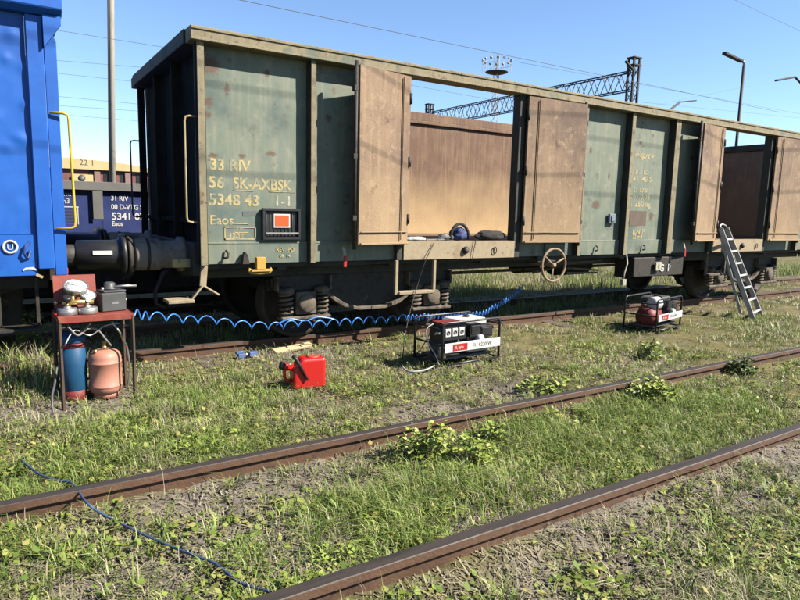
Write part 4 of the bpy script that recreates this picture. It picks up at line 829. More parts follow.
# hoses under the table
def hose(name, label, cat, pts, r, m, group=None, n=8, res=8):
    P_ = [Vector(p) for p in pts]; out = []
    for i in range(len(P_)-1):
        p0_, p1_, p2_, p3_ = P_[max(i-1, 0)], P_[i], P_[i+1], P_[min(i+2, len(P_)-1)]
        for k in range(res):
            t = k/res; out.append(.5*((2*p1_)+(p2_-p0_)*t+(2*p0_-5*p1_+4*p2_-p3_)*t*t+(3*p1_-p0_-3*p2_+p3_)*t**3))
    out.append(P_[-1]); o = obj(name, MB().tube(out, r, n), MT[m]); return tag(o, label, cat, group)
hose('air_hose', 'grey hose looping below the table top towards the pink tank', 'hose', [(.45, 5.78, .56), (.52, 5.8, .48), (.6, 5.85, .52), (.68, 5.88, .50), (.75, 5.9, .40), (.79, 5.93, .34)], .009, 'cable')
hose('air_hose', 'pale hose hanging in a curve at the right under the table top', 'hose', [(.80, 5.9, .56), (.86, 5.88, .46), (.90, 5.95, .36), (.93, 6.0, .3), (.95, 6.02, .1), (.93, 6.05, -.1)], .009, 'steel')
hose('air_hose', 'dark hose drooping from the table to the blue cylinder', 'hose', [(.62, 5.8, .57), (.55, 5.83, .50), (.5, 5.9, .50), (.53, 6.0, .5), (.555, 6.02, .49)], .009, 'rubber')
hose('air_hose', 'pale wire bundle crossing diagonally under the table', 'hose', [(.42, 5.75, .42), (.5, 5.82, .52), (.62, 5.86, .46), (.74, 5.88, .53), (.86, 5.9, .54)], .006, 'steel')
hose('air_hose', 'short black hose lying on the ground left of the table leg', 'hose', [(.30, 5.62, gz(.3, 5.62)+.02), (.30, 5.7, .0), (.33, 5.8, .08), (.36, 5.9, .2)], .01, 'greybox')

# ------------------------------------------------------------------ coiled hose
def coil():
    ctrl = [atY(133, 315, 5.98), atY(150, 316, 6.35), atY(200, 320, 6.65), atY(262, 326, 6.7), atY(330, 323, 6.7), atY(405, 318, 6.7), atY(482, 314, 6.75), atY(505, 301, 7.0), atY(523, 287, 7.5)]
    pts = []; t_ = 0
    seg = [(0, 1, .21), (1, 2, .212), (2, 3, .205), (3, 4, .185), (4, 5, .168), (5, 6, .066), (6, 7, .09), (7, 8, .11)]
    for a_, b2, pitch in seg:
        A_, B_ = ctrl[a_], ctrl[b2]; L = (B_-A_).length; n = max(6, int(L/pitch*16)); d = (B_-A_).normalized(); side = d.cross(Vector((0, 0, 1))).normalized()
        rr = .042 if pitch > .1 else .036
        for k in range(n):
            u = k/n; th = t_+2*math.pi*L*u/pitch; w = math.sin(math.pi*min(1, (len(pts)+1)/14))if len(pts) < 7 else 1
            am = min(pitch/(2*math.pi), .036)
            pts.append(A_+Vector((0, 0, .006*math.sin(th*.37+1)+.004*math.sin(th*.21)))+d*(L*u-am*math.sin(th)*w)+side*(rr*.25*math.sin(th)*w)+Vector((0, 0, -rr*math.cos(th)*w)))
        t_ += 2*math.pi*L/pitch
    return pts
o = obj('coiled_hose', MB().tube(coil(), .0072, 6), MT['hoseblue']); tag(o, 'bright blue coiled air hose stretched from the red table along the wagon', 'hose')
c2 = [atY(x, y, 6.72) for x, y in ((276, 325), (290, 319), (305, 321), (318, 317), (334, 319))]
hose('air_hose', 'short straight blue hose doubled over the coiled hose below the wagon', 'hose', c2, .0085, 'hoseblue')
# hose on the foreground
hp = []
for x, y in ((22, 468), (40, 481), (56, 488), (72, 492), (88, 504), (110, 519), (140, 533), (170, 545), (200, 560), (215, 567), (240, 582), (262, 592), (285, 606), (300, 625)):
    p = atZ(x, y, -.115); p.z = gz(p.x, p.y)+(.085 if p.y > Y2+.1 else .05)
    d = abs(p.y-Y2)
    if d < .1: q = atZ(x, y, .012); p = Vector((q.x, q.y, .012))
    hp.append(p)
hose('air_hose', 'long dark blue hose lying over the rail and through the foreground grass', 'hose', hp, .007, 'hosenavy', None, 8, 8)

# ------------------------------------------------------------------ jerry can
jx, jy = 2.44, 5.42
jc = thing('jerry_can', 'red plastic fuel can with black spout lying on the short grass', 'fuel can', (jx, jy, gz(jx, jy)), R(-8))
def J(name, mb, m, bevel=.0, parent=None, seg=1): return obj(name, mb, MT[m] if isinstance(m, str) else m, parent or jc, bevel, world=False, seg=seg)
prof = [(-.15, .0), (.17, .0), (.17, .30), (-.06, .30), (-.15, .20)]
J('body', MB().prism([(p[0], p[1]+.002) for p in prof], -.09, .09), 'canred', .03, None, 4)
J('top_dish', MB().lathe([(.0, 0), (.06, 0), (.065, .006), (.05, .012), (.0, .008)], (.06, 0, .298), (0, 0, 1), 24), mat('worn red plastic', [(.32, .05, .03), (.42, .06, .04)], 9, rough=.5))
J('carry_handle', MB().tube([(-.13, 0, .235), (-.19, 0, .24), (-.215, 0, .2), (-.215, 0, .12), (-.19, 0, .08), (-.14, 0, .08)], .017, 10), 'canred')
J('neck', MB().lathe([(.032, 0), (.032, .05), (.038, .05), (.038, .085), (.03, .09)], (-.14, 0, .205), (-.85, 0, .25), 16), 'canred')
J('filler_cap', MB().lathe([(.04, 0), (.042, .03), (.036, .035)], (-.225, 0, .23), (-.85, 0, .25), 16), 'black')
J('pouring_spout', MB().tube([(-.16, -.085, .34), (-.13, -.105, .31), (-.02, -.108, .10)], [.017, .018, .012], 10), 'black')
J('base_lug', MB().box((-.14, -.07, -.01), (-.05, .07, .02)), 'canred', .01)
# plank and small things
pk = atZ(293, 350, -.12)
o = obj('plank', MB().box((-.27, -.05, 0), (.27, .05, .028)), MT['wood'], None, .003); o.location = (pk.x, pk.y, gz(pk.x, pk.y)+.03); o.rotation_euler = (R(16), R(-2), R(12)); tag(o, 'pale sawn board lying in the grass behind the red fuel can', 'plank')
cl = atZ(247, 358, -.12)
cc = thing('hose_clamp', 'small blue metal fitting lying in the grass left of the pale board', 'hose fitting', (cl.x, cl.y, gz(cl.x, cl.y)+.02), R(10))
mm = mat('blue fitting paint', [(.05, .09, .2), (.08, .13, .26)], 8, rough=.5)
obj('jaw', MB().box((-.12, -.03, .0), (-.03, .03, .05)).box((-.14, -.02, .05), (-.05, .02, .08)), mm, cc, .006, world=False); obj('jaw', MB().box((.02, -.035, .0), (.12, .035, .055)), mm, cc, .006, world=False); obj('pin', MB().tube([(-.03, 0, .03), (.02, 0, .03)], .014, 8), MT['steel'], cc, 0, world=False)

# ------------------------------------------------------------------ generators
def generator(loc, rz, label, red):
    g = thing('generator', label, 'generator', loc, rz, 'portable generators on the grass')
    W_, D_, H_ = .86, .50, .50
    def Q(name, mb, m, bevel=.003, parent=None): return obj(name, mb, MT[m] if isinstance(m, str) else m, parent or g, bevel, world=False)
    def loop(y):
        r = .05; a_, b2 = .03, H_
        c = [(0, a_), (0, b2-r), (r*.3, b2-r*.3), (r, b2), (W_-r, b2), (W_-r*.3, b2-r*.3), (W_, b2-r), (W_, a_)]
        return [(x, y, z) for x, z in c]
    for y in (0, D_): Q('frame_tube', MB().tube(loop(y), .014, 8), 'black', 0)
    Q('frame_base', MB().tube([(0, 0, .03), (W_, 0, .03)], .014, 8).tube([(0, D_, .03), (W_, D_, .03)], .014, 8).tube([(0, 0, .03), (0, D_, .03)], .014, 8).tube([(W_, 0, .03), (W_, D_, .03)], .014, 8).tube([(0, 0, .25), (0, D_, .25)], .012, 8).tube([(W_, 0, H_-.07), (W_, D_, H_-.07)], .012, 8).tube([(0, 0, H_-.07), (0, D_, H_-.07)], .012, 8), 'black', 0)
    Q('engine_deck', MB().box((.05, .06, .07), (W_-.05, D_-.06, .095)), 'greybox', .004)
    for x in (.1, W_-.1): Q('rubber_foot', MB().lathe([(.02, 0), (.025, .01), (.025, .03)], (x, .0, -.012), n=10), 'rubber', 0)
    bn = Q('banner', MB().box((.015, -.028, .17), (W_-.005, -.016, .275)), 'white', .003)
    Q('badge', MB().box((.13, -.032, .185), (.34, -.0285, .26)), 'red', 0, bn)
    obj('badge_text', text_mb('A', .06, (.15, -.0335, .20)), MT['white'], bn, world=False)
    obj('badge_text', text_mb('agro', .045, (.20, -.0335, .21)), MT['white'], bn, world=False)
    obj('model_text', text_mb('FH 9220 W' if not red else 'FH 6540', .062, (.42, -.0295, .2)), MT['greybox'], bn, world=False)
    e = Q('engine_block', MB().box((.46, .10, .10), (.78, .40, .33)).box((.50, .08, .14), (.70, .1, .26)), 'steel' if not red else 'greybox', .012)
    for k in range(7): Q('cooling_fin', MB().box((.55, .06, .285+k*.014), (.70, .10, .291+k*.014)), 'steel', 0, e)
    Q('air_cleaner', MB().box((.44, .04, .30), (.60, .20, .45)).box((.455, .032, .33), (.585, .04, .43)), 'black', .015, e)
    Q('muffler', MB().box((.62, .05, .28), (.80, .22, .41)).box((.63, .043, .3), (.79, .05, .39)), 'black', .015, e)
    Q('carburettor', MB().lathe([(.02, 0), (.05, .01), (.05, .07), (.03, .09)], (.57, .06, .265), (0, -1, .2), 12), 'white', .0, e)
    Q('recoil_cover', MB().lathe([(.13, 0), (.13, .04), (.10, .07), (.03, .075)], (.78, .25, .23), (1, 0, 0), 20), 'black' if not red else 'bottlered', 0, e)
    t = Q('fuel_tank', MB().box((.33, .14, .40), (.80, .44, .485)), 'white' if not red else 'greybox', .025)
    Q('tank_cap', MB().lathe([(.035, 0), (.037, .02), (.03, .025)], (.6, .3, .483), n=14), 'black', 0, t)
    if red:
        al = Q('alternator', MB().lathe([(.06, -.04), (.135, -.02), (.14, .02), (.15, .03), (.15, .30), (.13, .32)], (.08, .22, .21), (1, 0, 0), 24), 'bottlered', 0)
        for k in range(8):
            a_ = 2*math.pi*k/8; Q('vent_slot', MB().bar((.043, .22+.055*math.cos(a_), .21+.055*math.sin(a_)), (.043, .22+.105*math.cos(a_), .21+.105*math.sin(a_)), .012, .006, (1, 0, 0)), 'black', 0, al)
        Q('white_tank', MB().lathe([(.06, 0), (.09, .015), (.10, .04), (.10, .2), (.09, .225), (.06, .24)], (.16, .16, .41), (1, 0, 0), 20), 'white', 0)
        Q('tank_strap', MB().tube([(.36, .16+.105*math.cos(q), .41+.105*math.sin(q)) for q in np.linspace(0, 2*math.pi, 21)[:-1]], .012, 6, closed=True), 'black', 0)
    else:
        al = Q('alternator', MB().lathe([(.05, -.02), (.12, 0), (.13, .02), (.13, .3), (.11, .32)], (.1, .25, .2), (1, 0, 0), 22), 'greybox', 0)
        cb = Q('control_box', MB().box((.02, .03, .29), (.37, .26, .475)), 'black', .006)
        for k in range(3): Q('socket', MB().box((.055+k*.10, .018, .335), (.135+k*.10, .03, .43)), 'white', .006, cb); Q('socket_insert', MB().lathe([(.024, 0), (.024, .006), (.018, .006), (.018, .002), (0, .002)], (.095+k*.10, .019, .383), (0, -1, 0), 14), 'greybox', 0, cb)
        Q('lid', MB().box((.04, .06, .476), (.35, .25, .49)), 'bottlered', .003, cb)
        Q('filter_can', MB().lathe([(.03, 0), (.045, .005), (.045, .11), (.035, .12)], (.04, .05, .10), n=14), 'steel', 0)
        Q('plug', MB().tube([(-.02, .12, .36), (.0, .1, .38), (.02, .06, .38)], .02, 8), 'steel', 0, cb)
    return g
g1 = Vector((4.03, 5.37, 0)); generator((g1.x, g1.y, gz(4.4, 5.6)+.02), R(3), 'black framed generator with three white sockets and a white banner, nearer one', False)
g2 = Vector((8.13, 5.60, 0)); generator((g2.x, g2.y, gz(8.5, 5.8)+.02), R(11), 'black framed generator with red alternator drum, farther one beside the ladder', True)
# cables
c_ = [atY(434, 243, F-.01), atY(425, 262, F-.03), atY(416, 290, F-.03), atY(408, 320, 6.1), atY(404, 345, 5.9), atZ(404, 360, -.12), atZ(418, 352, -.05), (4.0, 5.6, .2), (4.02, 5.55, .36)]
hose('power_cable', 'dark power cable hanging from the wagon sill down to the nearer generator', 'cable', c_, .0055, 'rubber')
hose('power_cable', 'pale cable lying in a loop on the grass left of the nearer generator', 'cable', [atZ(x, y, -.10) for x, y in ((402, 366), (408, 371), (420, 371), (432, 367), (438, 361))], .009, 'rag')
hose('power_cable', 'thin cable drooping at the left end of the nearer generator', 'cable', [(3.99, 5.5, .36), (3.9, 5.5, .3), (3.92, 5.48, .15), (3.98, 5.42, .02), (4.0, 5.38, -.08)], .007, 'rag')
# ladder
lA = atZ(753, 319, -.13); lB = Vector((11.62, 5.88, -.13)); tA = Vector((10.86, F-.06, 1.42)); tB = Vector((11.12, F-.02, 1.42))
ld = thing('ladder', 'grey aluminium ladder leaning on the sill of the second doorway', 'ladder', ((lA+lB)/2))
def La(name, mb, m='alu', bevel=.002): return obj(name, mb, MT[m], ld, bevel)
dirv = ((tA+tB)/2-(lA+lB)/2).normalized(); sd = (lB-lA).normalized(); nn_ = sd.cross(dirv)
for a_, b2 in ((lA, tA), (lB, tB)): La('stile', MB().bar(a_, b2, .028, .075, nn_))
La('top_loop', MB().tube([tA, tA+dirv*.05+sd*.02, tA.lerp(tB, .5)+dirv*.08, tB+dirv*.05-sd*.02, tB], .015, 8))
for k in range(7):
    t = .06+k*.135; La('rung', MB().bar(lA.lerp(tA, t), lB.lerp(tB, t), .06, .035, dirv))
off = Vector((-.02, .13, 0))
for a_, b2 in ((lA, tA), (lB, tB)): La('rear_stile', MB().bar(a_.lerp(b2, .04)+off*1.4+sd*.02, a_.lerp(b2, .9)+off*.35, .022, .045, nn_))
# things on the wagon floor by the first doorway
def lump(name, label, cat, c, sc, m, seed, parts=None, rz=0):
    bm = bmesh.new(); bmesh.ops.create_icosphere(bm, subdivisions=4, radius=1)
    for v in bm.verts:
        n = 1+.22*mnoise.noise(v.co*1.6+Vector((seed, 0, 0)))+.10*mnoise.noise(v.co*4+Vector((seed, 3, 0)))
        v.co = Vector((v.co.x*sc[0], v.co.y*sc[1], max(v.co.z, -.75)*sc[2]))*n
    zmin = min(v.co.z for v in bm.verts)
    for v in bm.verts: v.co.z -= zmin
    me = bpy.data.meshes.new(name); bm.to_mesh(me); bm.free(); me.materials.append(MT[m])
    for p in me.polygons: p.use_smooth = True
    o = bpy.data.objects.new(name, me); COL.objects.link(o); o.location = c; o.rotation_euler.z = rz; return tag(o, label, cat)
FZ = 1.216
bg_ = thing('tool_bag', 'round dark blue bag with a black strap on the wagon doorway sill', 'bag', (5.13, F+.16, FZ))
o = lump('bag_body', None, None, (0, 0, 0), (.13, .10, .095), 'bagblue', 3); o.parent = bg_
obj('strap', MB().tube([(-.16+.0*k+.155*(1-math.cos(math.pi*k/12))-.02, -.06, .02+.20*math.sin(math.pi*k/12)) for k in range(13)], .02, 6), MT['bagblack'], bg_, 0, world=False)
lump('jacket', 'crumpled black jacket lying at the right end of the doorway sill', 'jacket', (5.72, F+.2, FZ), (.26, .10, .075), 'bagblack', 9)
lump('cloth', 'pale grey rag lying at the left of the doorway sill', 'rag', (4.42, F+.12, FZ), (.16, .07, .03), 'rag', 5)
lump('cloth', 'dark grey rag heaped between the pale rag and the blue bag', 'rag', (4.9, F+.14, FZ), (.13, .06, .05), 'greybox', 15)
for k, (x, l_, m, lb) in enumerate(((4.66, .24, 'steel', 'steel spanner lying on the doorway sill beside the pale rag'), (4.80, .2, 'black', 'black handled tool lying on the doorway sill'))):
    t = thing('hand_tool', lb, 'tool', (x, F+.08, FZ+.004), R(10+15*k))
    obj('shank', MB().bar((-l_/2, 0, .014), (l_/2, 0, .014), .022, .016), MT['steel'], t, .003, world=False); obj('grip', MB().tube([(l_/2, 0, .016), (l_/2+.10, 0, .016)], .016, 8), MT[m if m != 'steel' else 'greybox'], t, 0, world=False)
hose('power_cable', 'black cable draped over the sill between the two sill fittings', 'cable', [(5.28, F+.15, FZ+.01), (5.28, F+.0, FZ+.012), (5.28, F-.012, FZ-.02), (5.25, F-.012, 1.05), (5.24, F-.0, .95), (5.22, F+.1, .86)], .005, 'rubber')
# ------------------------------------------------------------------ VEGETATION
def in_view(x, y, margin=R(44)):
    return np.abs(np.angle(np.exp(1j*(np.arctan2(x, y)-YAW)))) < margin
def sample_ground(n, r0, r1, power=1.0, margin=R(42)):
    """area samples with density falling as 1/r**power"""
    u = RNG.random(n); p = 2-power
    r = (r0**p+u*(r1**p-r0**p))**(1/p) if abs(p) > 1e-6 else r0*np.exp(u*math.log(r1/r0))
    a_ = YAW+(RNG.random(n)*2-1)*margin
    return r*np.sin(a_), r*np.cos(a_)
def rail_mask(x, y):
    k = np.ones_like(x)
    for yr in (Y1, Y2, Y3, Y4, 12.05, 13.55): k = np.where(np.abs(y-yr) < .05, 0, k)
    return k
def cover(x, y):
    c = .20+2.1*(fbm(x*1.5, y*1.5, 5)-.47)+1.3*(fbm(x*5, y*5, 17, 3)-.5)
    c = c*(1-blobs(x, y, BARE))+.6*blobs(x, y, LUSH)*(.35+1.3*vnoise(x*4, y*4, 61))
    return np.clip(c, .03, 1.2)
GREENS = .78*np.array([[.125, .19, .033], [.17, .235, .048], [.22, .27, .066], [.08, .14, .028], [.27, .29, .09]])
DRYS = .76*np.array([[.38, .33, .22], [.31, .265, .175], [.40, .35, .25], [.25, .215, .145], [.35, .335, .18]])
def blades(name, label, cx, cy, per, hmin, hmax, spread, wid, dry, lean=(.3, 1.25), mat_=GRASS, hscale=None):
    """clumps of bent tapering blades; one mesh"""
    n = len(cx)*per; k = np.repeat(np.arange(len(cx)), per)
    az = RNG.random(n)*2*math.pi; rr = spread[k] if isinstance(spread, np.ndarray) else spread
    off = rr*np.sqrt(RNG.random(n))
    x = cx[k]+off*np.cos(az); y = cy[k]+off*np.sin(az); keep = rail_mask(x, y) > 0
    x, y, k, az = x[keep], y[keep], k[keep], az[keep]; n = len(x)
    z = gheight(x, y)-.008
    hs = (hmin+(hmax-hmin)*RNG.random(n)**1.4)*(hscale[k] if hscale is not None else 1)
    # stay low beside the rails so that the heads show
    near = np.minimum.reduce([np.abs(y-q) for q in (Y1, Y2)]); hs = hs*np.where(near < .14, .45+.55*np.clip((near-.04)/.10, 0, 1), 1)*np.where((near < .16) & (RNG.random(n) < .10), 2.0, 1)
    ln = lean[0]+(lean[1]-lean[0])*RNG.random(n); az = az+RNG.normal(0, .6, n)
    dx, dy = np.cos(az), np.sin(az); px, py = -dy, dx
    w = wid*(.6+.8*RNG.random(n))
    base = np.stack([x, y, z], 1); pv = np.stack([px, py, np.zeros(n)], 1); dv = np.stack([dx, dy, np.zeros(n)], 1); zv = np.array([0, 0, 1.0])
    mid = base+zv*(hs*.62)[:, None]+dv*(hs*ln*.28)[:, None]; tip = base+zv*(hs*(1-.28*ln))[:, None]+dv*(hs*ln)[:, None]
    V = np.stack([base-pv*w[:, None]/2, base+pv*w[:, None]/2, mid+pv*w[:, None]*.38, mid-pv*w[:, None]*.38, tip], 1).reshape(-1, 3)
    i = np.arange(n)*5; q = np.stack([i, i+1, i+2, i+3], 1); t = np.stack([i+3, i+2, i+4], 1)
    flat = np.concatenate([q, t], 1).ravel(); cnt = np.tile([4, 3], n)
    gsel = GREENS[RNG.integers(0, len(GREENS), n)]; dsel = DRYS[RNG.integers(0, len(DRYS), n)]
    dk = dry[k] if isinstance(dry, np.ndarray) else np.full(n, dry)
    isd = (RNG.random(n) < dk)[:, None]; colr = np.where(isd, dsel, gsel)*(.8+.4*RNG.random(n))[:, None]*(.72+.6*fbm(cx*2.3, cy*2.3, 91))[k][:, None]
    col = np.repeat(colr, 5, 0)
    me = fast_mesh(name, V, flat, cnt, True, col); me.materials.append(mat_)
    o = bpy.data.objects.new(name, me); COL.objects.link(o); return tag(o, label, 'grass', None, 'stuff')
def dryness(x, y):
    d = .25+1.4*(fbm(x*1.4+9, y*1.4, 31)-.45)
    d = d+.18*((y > 4.6) & (y < 7.4))+.15*(y < 2.1)-.35*blobs(x, y, LUSH)+.25*blobs(x, y, BARE)
    return np.clip(d, .04, .92)
def clumps(n, r0, r1, power, thr=0, margin=R(42), ymax=60):
    x, y = sample_ground(n, r0, r1, power, margin); c = cover(x, y); k = (RNG.random(n) < c) & (rail_mask(x, y) > 0) & (y < ymax) & (y > .3)
    return x[k], y[k], c[k]
# near turf, mid turf and the far strip beyond the wagons
x, y, c = clumps(26000, 1.1, 6.5, 1.2, margin=R(48)); blades('grass', 'mixed green and straw grass in front of the wagon', x, y, 11, .025, .125, .04, .0042, dryness(x, y), hscale=.55+.75*c)
x, y, c = clumps(34000, 5.0, 14, .8); blades('grass', 'short yellowed grass stretching along the wagon', x, y, 8, .02, .085, .05, .006, np.clip(dryness(x, y)+.08, 0, 1), hscale=.55+.7*c)
x, y, c = clumps(9000, 10, 45, .6); blades('grass', 'sunlit rough grass beyond the wagon', x, y, 8, .05, .20, .14, .012, np.clip(dryness(x, y)+.25, 0, 1))
x, y, c = clumps(22000, 8, 24, .5, margin=R(34)); y_ = y < 9.5; blades('grass', 'yellow green grass along the far end of the wagon', x[y_], y[y_], 8, .03, .10, .07, .009, np.clip(dryness(x[y_], y[y_])+.05, 0, 1))
# tussocks: long arching green blades
n = 2200; x, y = sample_ground(n*6, 1.2, 9, 1.0, R(46)); k = (RNG.random(n*6) < .16+.75*blobs(x, y, LUSH)) & (RNG.random(n*6) < .33) & (np.minimum(np.abs(y-Y1), np.abs(y-Y2)) > .1)
x, y = x[k], y[k]; blades('grass_tussock', 'bright green tussocks of longer grass between the rails', x, y, 28, .05, .165, .055, .006, np.clip(dryness(x, y)-.25, .02, 1), (.5, 1.5), hscale=.6+.6*RNG.random(len(x)))
# dry tall stalks
x, y = sample_ground(1500, 1.2, 9, 1.0, R(46)); k = np.minimum(np.abs(y-Y1), np.abs(y-Y2)) > .09; x, y = x[k], y[k]
blades('grass_stalk', 'thin straw coloured stalks standing above the turf', x, y, 3, .07, .19, .03, .0022, .9, (.2, .9))
# tall straw beyond the wagon, lit by the sun under its frame
x = RNG.uniform(7, 40, 6500); y = RNG.uniform(10.6, 14.5, 6500); blades('dry_grass', 'tall pale dry grass behind the open wagon', x, y, 7, .2, .62, .12, .012, np.clip(-.1+1.1*fbm(x*.9, y*.9, 55), 0, 1), (.1, .7), hscale=np.clip(2.6*(fbm(x*.8, y*.8, 57)-.28), .12, 1.15))
# rank growth in the shade of the wagons and at the left
x = RNG.uniform(-1.2, 14, 2500); y = RNG.uniform(7.3, 8.6, 2500); k = fbm(x, y, 77) > .42; x, y = x[k], y[k]; blades('grass_tussock', 'rank grass growing between the rails under the wagon', x, y, 8, .05, .22, .07, .007, .35, (.2, .8))
x = RNG.uniform(-1.2, .45, 260); y = RNG.uniform(6.2, 7.6, 260); blades('grass_tussock', 'tall pale weeds below the blue wagon at the left', x, y, 14, .1, .36, .06, .007, .45, (.2, .8))
# litter: straws lying flat on the ground
def litter(n, r0, r1):
    x, y = sample_ground(n, r0, r1, 1.1, R(46)); keep = rail_mask(x, y) > 0; x, y = x[keep], y[keep]; n = len(x)
    az = RNG.random(n)*2*math.pi; L = .02+.09*RNG.random(n)**2; w = .0022+.002*RNG.random(n)
    z0 = gheight(x, y)+.004+.012*RNG.random(n); ex = x+L*np.cos(az); ey = y+L*np.sin(az); z1 = gheight(ex, ey)+.004+.02*RNG.random(n)
    px, py = -np.sin(az)*w, np.cos(az)*w
    V = np.stack([np.stack([x-px, y-py, z0], 1), np.stack([x+px, y+py, z0], 1), np.stack([ex+px, ey+py, z1], 1), np.stack([ex-px, ey-py, z1], 1)], 1).reshape(-1, 3)
    i = np.arange(n)*4; Fq = np.stack([i, i+1, i+2, i+3], 1)
    col = np.repeat((DRYS*.85)[RNG.integers(0, 5, n)]*(.6+.55*RNG.random(n))[:, None], 4, 0)
    me = fast_mesh('litter', V, Fq, 4, False, col); me.materials.append(GRASS); o = bpy.data.objects.new('straw_litter', me); COL.objects.link(o); tag(o, 'dead straws lying flat on the bare soil', 'straw', None, 'stuff')
litter(60000, 1.1, 8)
# low broad leaves
def leaflets(n, r0, r1):
    x, y = sample_ground(n, r0, r1, 1.1, R(46)); c = fbm(x*2.2, y*2.2, 51); keep = (rail_mask(x, y) > 0) & (RNG.random(n) < np.clip((c-.42)*3.5+.8*blobs(x, y, LUSH)-.6*blobs(x, y, BARE), .03, 1)) & (np.minimum(np.abs(y-Y1), np.abs(y-Y2)) > .08)
    x, y = x[keep], y[keep]; n = len(x); az = RNG.random(n)*2*math.pi; s = .008+.026*RNG.random(n)**1.8; z = gheight(x, y)+.01+.05*RNG.random(n)**1.5; tl = RNG.normal(.25, .35, n)
    d = np.stack([np.cos(az)*np.cos(tl), np.sin(az)*np.cos(tl), np.sin(tl)], 1)*s[:, None]; p = np.stack([-np.sin(az), np.cos(az), RNG.normal(0, .3, n)], 1)*(s*.55)[:, None]; b = np.stack([x, y, z], 1)
    V = np.stack([b, b+d*.6+p, b+d*1.5, b+d*.6-p], 1).reshape(-1, 3); i = np.arange(n)*4; Fq = np.stack([i, i+1, i+2, i+3], 1)
    G2 = .78*np.array([[.14, .20, .03], [.19, .25, .045], [.10, .16, .028], [.26, .28, .07], [.28, .25, .08]])
    col = np.repeat(G2[RNG.integers(0, 5, n)]*(.75+.45*RNG.random(n))[:, None], 4, 0)
    me = fast_mesh('ground_leaves', V, Fq, 4, False, col); me.materials.append(GRASS); o = bpy.data.objects.new('ground_leaves', me); COL.objects.link(o); tag(o, 'low small leaved weeds spread through the turf', 'weeds', None, 'stuff')
leaflets(110000, 1.1, 9)
# clods and stones on the bare earth
def stones(n):
    ico = bmesh.new(); bmesh.ops.create_icosphere(ico, subdivisions=1, radius=1); bv = np.array([v.co[:] for v in ico.verts]); bf_ = np.array([[v.index for v in f.verts] for f in ico.faces]); ico.free()
    x, y = sample_ground(n*6, 1.1, 8.5, 1.0, R(46)); k = (RNG.random(n*6) < .05+blobs(x, y, BARE)) & (rail_mask(x, y) > 0); x, y = x[k][:n], y[k][:n]; n = len(x)
    s = .005+.018*RNG.random(n)**3; V = bv[None]*(1+.35*RNG.normal(0, 1, (n, len(bv), 1)).clip(-1, 1))*(s[:, None, None]*np.stack([1+.4*RNG.random(n), 1+.4*RNG.random(n), .55+.3*RNG.random(n)], 1)[:, None, :])
    V = V+np.stack([x, y, gheight(x, y)+s*.15], 1)[:, None, :]; Fc = (bf_[None]+(np.arange(n)*len(bv))[:, None, None]).reshape(-1, 3)
    me = fast_mesh('stones', V.reshape(-1, 3), Fc, 3, False); me.materials.append(MT['stone']); o = bpy.data.objects.new('stones', me); COL.objects.link(o); tag(o, 'grey clods and stones lying on the bare earth', 'stones', None, 'stuff')
stones(3500)
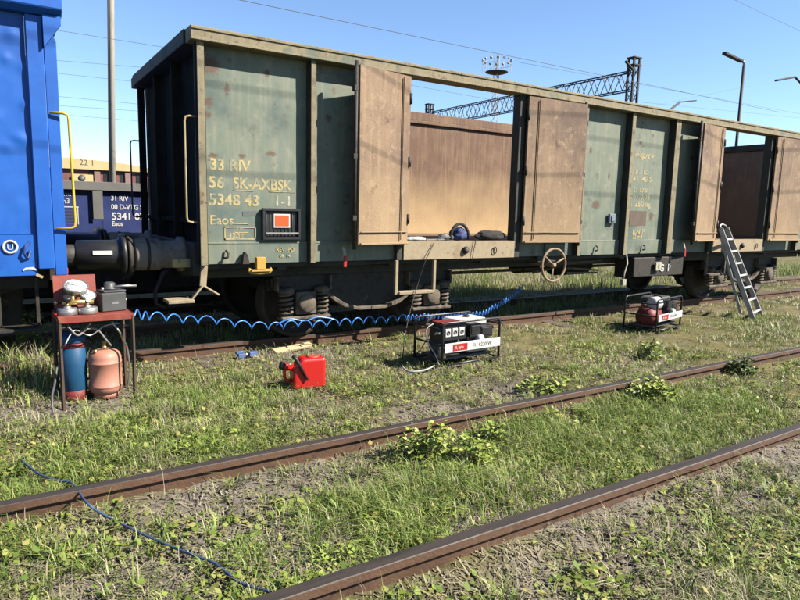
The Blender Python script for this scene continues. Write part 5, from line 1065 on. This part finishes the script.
# weeds with broad leaves: each plant a thing, each leaf a part
def weed(px, label, nl, rad, h, mix, sc=1):
    """mounded plant: stems and many lobed leaves, one foliage mesh with three leaf tones"""
    p = atZ(*px, -.13); z = gz(p.x, p.y); rs = np.random.default_rng(int(px[0]*7+px[1]))
    w = thing('weed_plant', label, 'weed', (p.x, p.y, z), 0, 'broad leaved weeds between the rails'); st_ = MB(); fo = MB()
    tops = [(rad*.75*math.sqrt(rs.random()), rs.random()*6.283, .6+.5*rs.random()) for _ in range(7)]
    for i in range(int(nl*1.35)):
        a_ = rs.random()*2*math.pi; r = rad*rs.random()**.6; lob = max(math.exp(-((r*math.cos(a_)-t*math.cos(b_))**2+(r*math.sin(a_)-t*math.sin(b_))**2)/(rad*.42)**2)*hh for t, b_, hh in tops)
        zz = 1.5*h*lob*(.35+.65*rs.random()**.6)+.01; q = Vector((r*math.cos(a_), r*math.sin(a_), zz))
        if i % 5 == 0: st_.tube([(q.x*.3, q.y*.3, -.01), (q.x*.75, q.y*.75, zz*.6), q], .002, 4)
        L = sc*(.018+.028*rs.random()); Wd = L*(.7+.3*rs.random()); M_ = Matrix.Rotation(a_+rs.normal(0, .9), 3, 'Z') @ Matrix.Rotation(rs.normal(-.25, .4), 3, 'Y') @ Matrix.Rotation(rs.normal(0, .4), 3, 'X')
        pr = [(0, .04), (.18, .36), (.42, .5), (.62, .40), (.82, .26), (1, .03)]
        vs = [Vector((t*L, 0, -.25*L*t*t-.06*L)) for t, _ in pr]+[Vector((t*L, k*Wd, -.25*L*t*t+.03*L)) for t, k in pr]+[Vector((t*L, -k*Wd, -.25*L*t*t+.03*L)) for t, k in pr]
        fs = []
        for k in range(5): fs += [(k, k+1, k+7, k+6), (k+1, k, k+12, k+13)]
        fo.add([q+M_ @ v_ for v_ in vs], fs, int(rs.choice(3, p=mix)), True)
    obj('stem', st_, MT['stemmat'], w, 0, world=False)
    me = fo.mesh('foliage', LEAFM, fix=False); o = bpy.data.objects.new('foliage', me); COL.objects.link(o); o.parent = w
weed((424, 458), 'lime green leafy weed beside the middle rail below the nearer generator', 315, .19, .20, (.35, .6, .05))
weed((470, 462), 'mid green leafy weed right of the lime green one', 202, .16, .14, (.7, .25, .05))
weed((492, 442), 'small upright leafy weed against the middle rail', 135, .10, .15, (.6, .35, .05))
weed((652, 399), 'wide leafy weed spreading at the middle rail below the farther generator', 360, .26, .15, (.55, .4, .05), 1.2)
weed((739, 374), 'small dark round weed at the far stretch of the middle rail', 202, .16, .15, (.2, .05, .75), 1.2)
weed((648, 358), 'dark low weed in the grass right of the farther generator', 180, .16, .16, (.5, .1, .4), 1.2)
weed((205, 441), 'low clump of round leaves just behind the middle rail at the left', 200, .28, .045, (.75, .22, .03))
weed((545, 392), 'leafy weed in the dry grass below the farther generator', 202, .25, .10, (.6, .3, .1), 1.2)
weed((300, 590), 'low yellow green weed next to the end of the dark blue hose', 90, .12, .04, (.7, .25, .05), .7)
weed((338, 555), 'low leafy weed left of the nearest rail', 120, .15, .05, (.65, .3, .05), .7)
weed((30, 352), 'grey green leafy weed growing under the blue wagon', 270, .22, .38, (.6, .2, .2), 1.0)
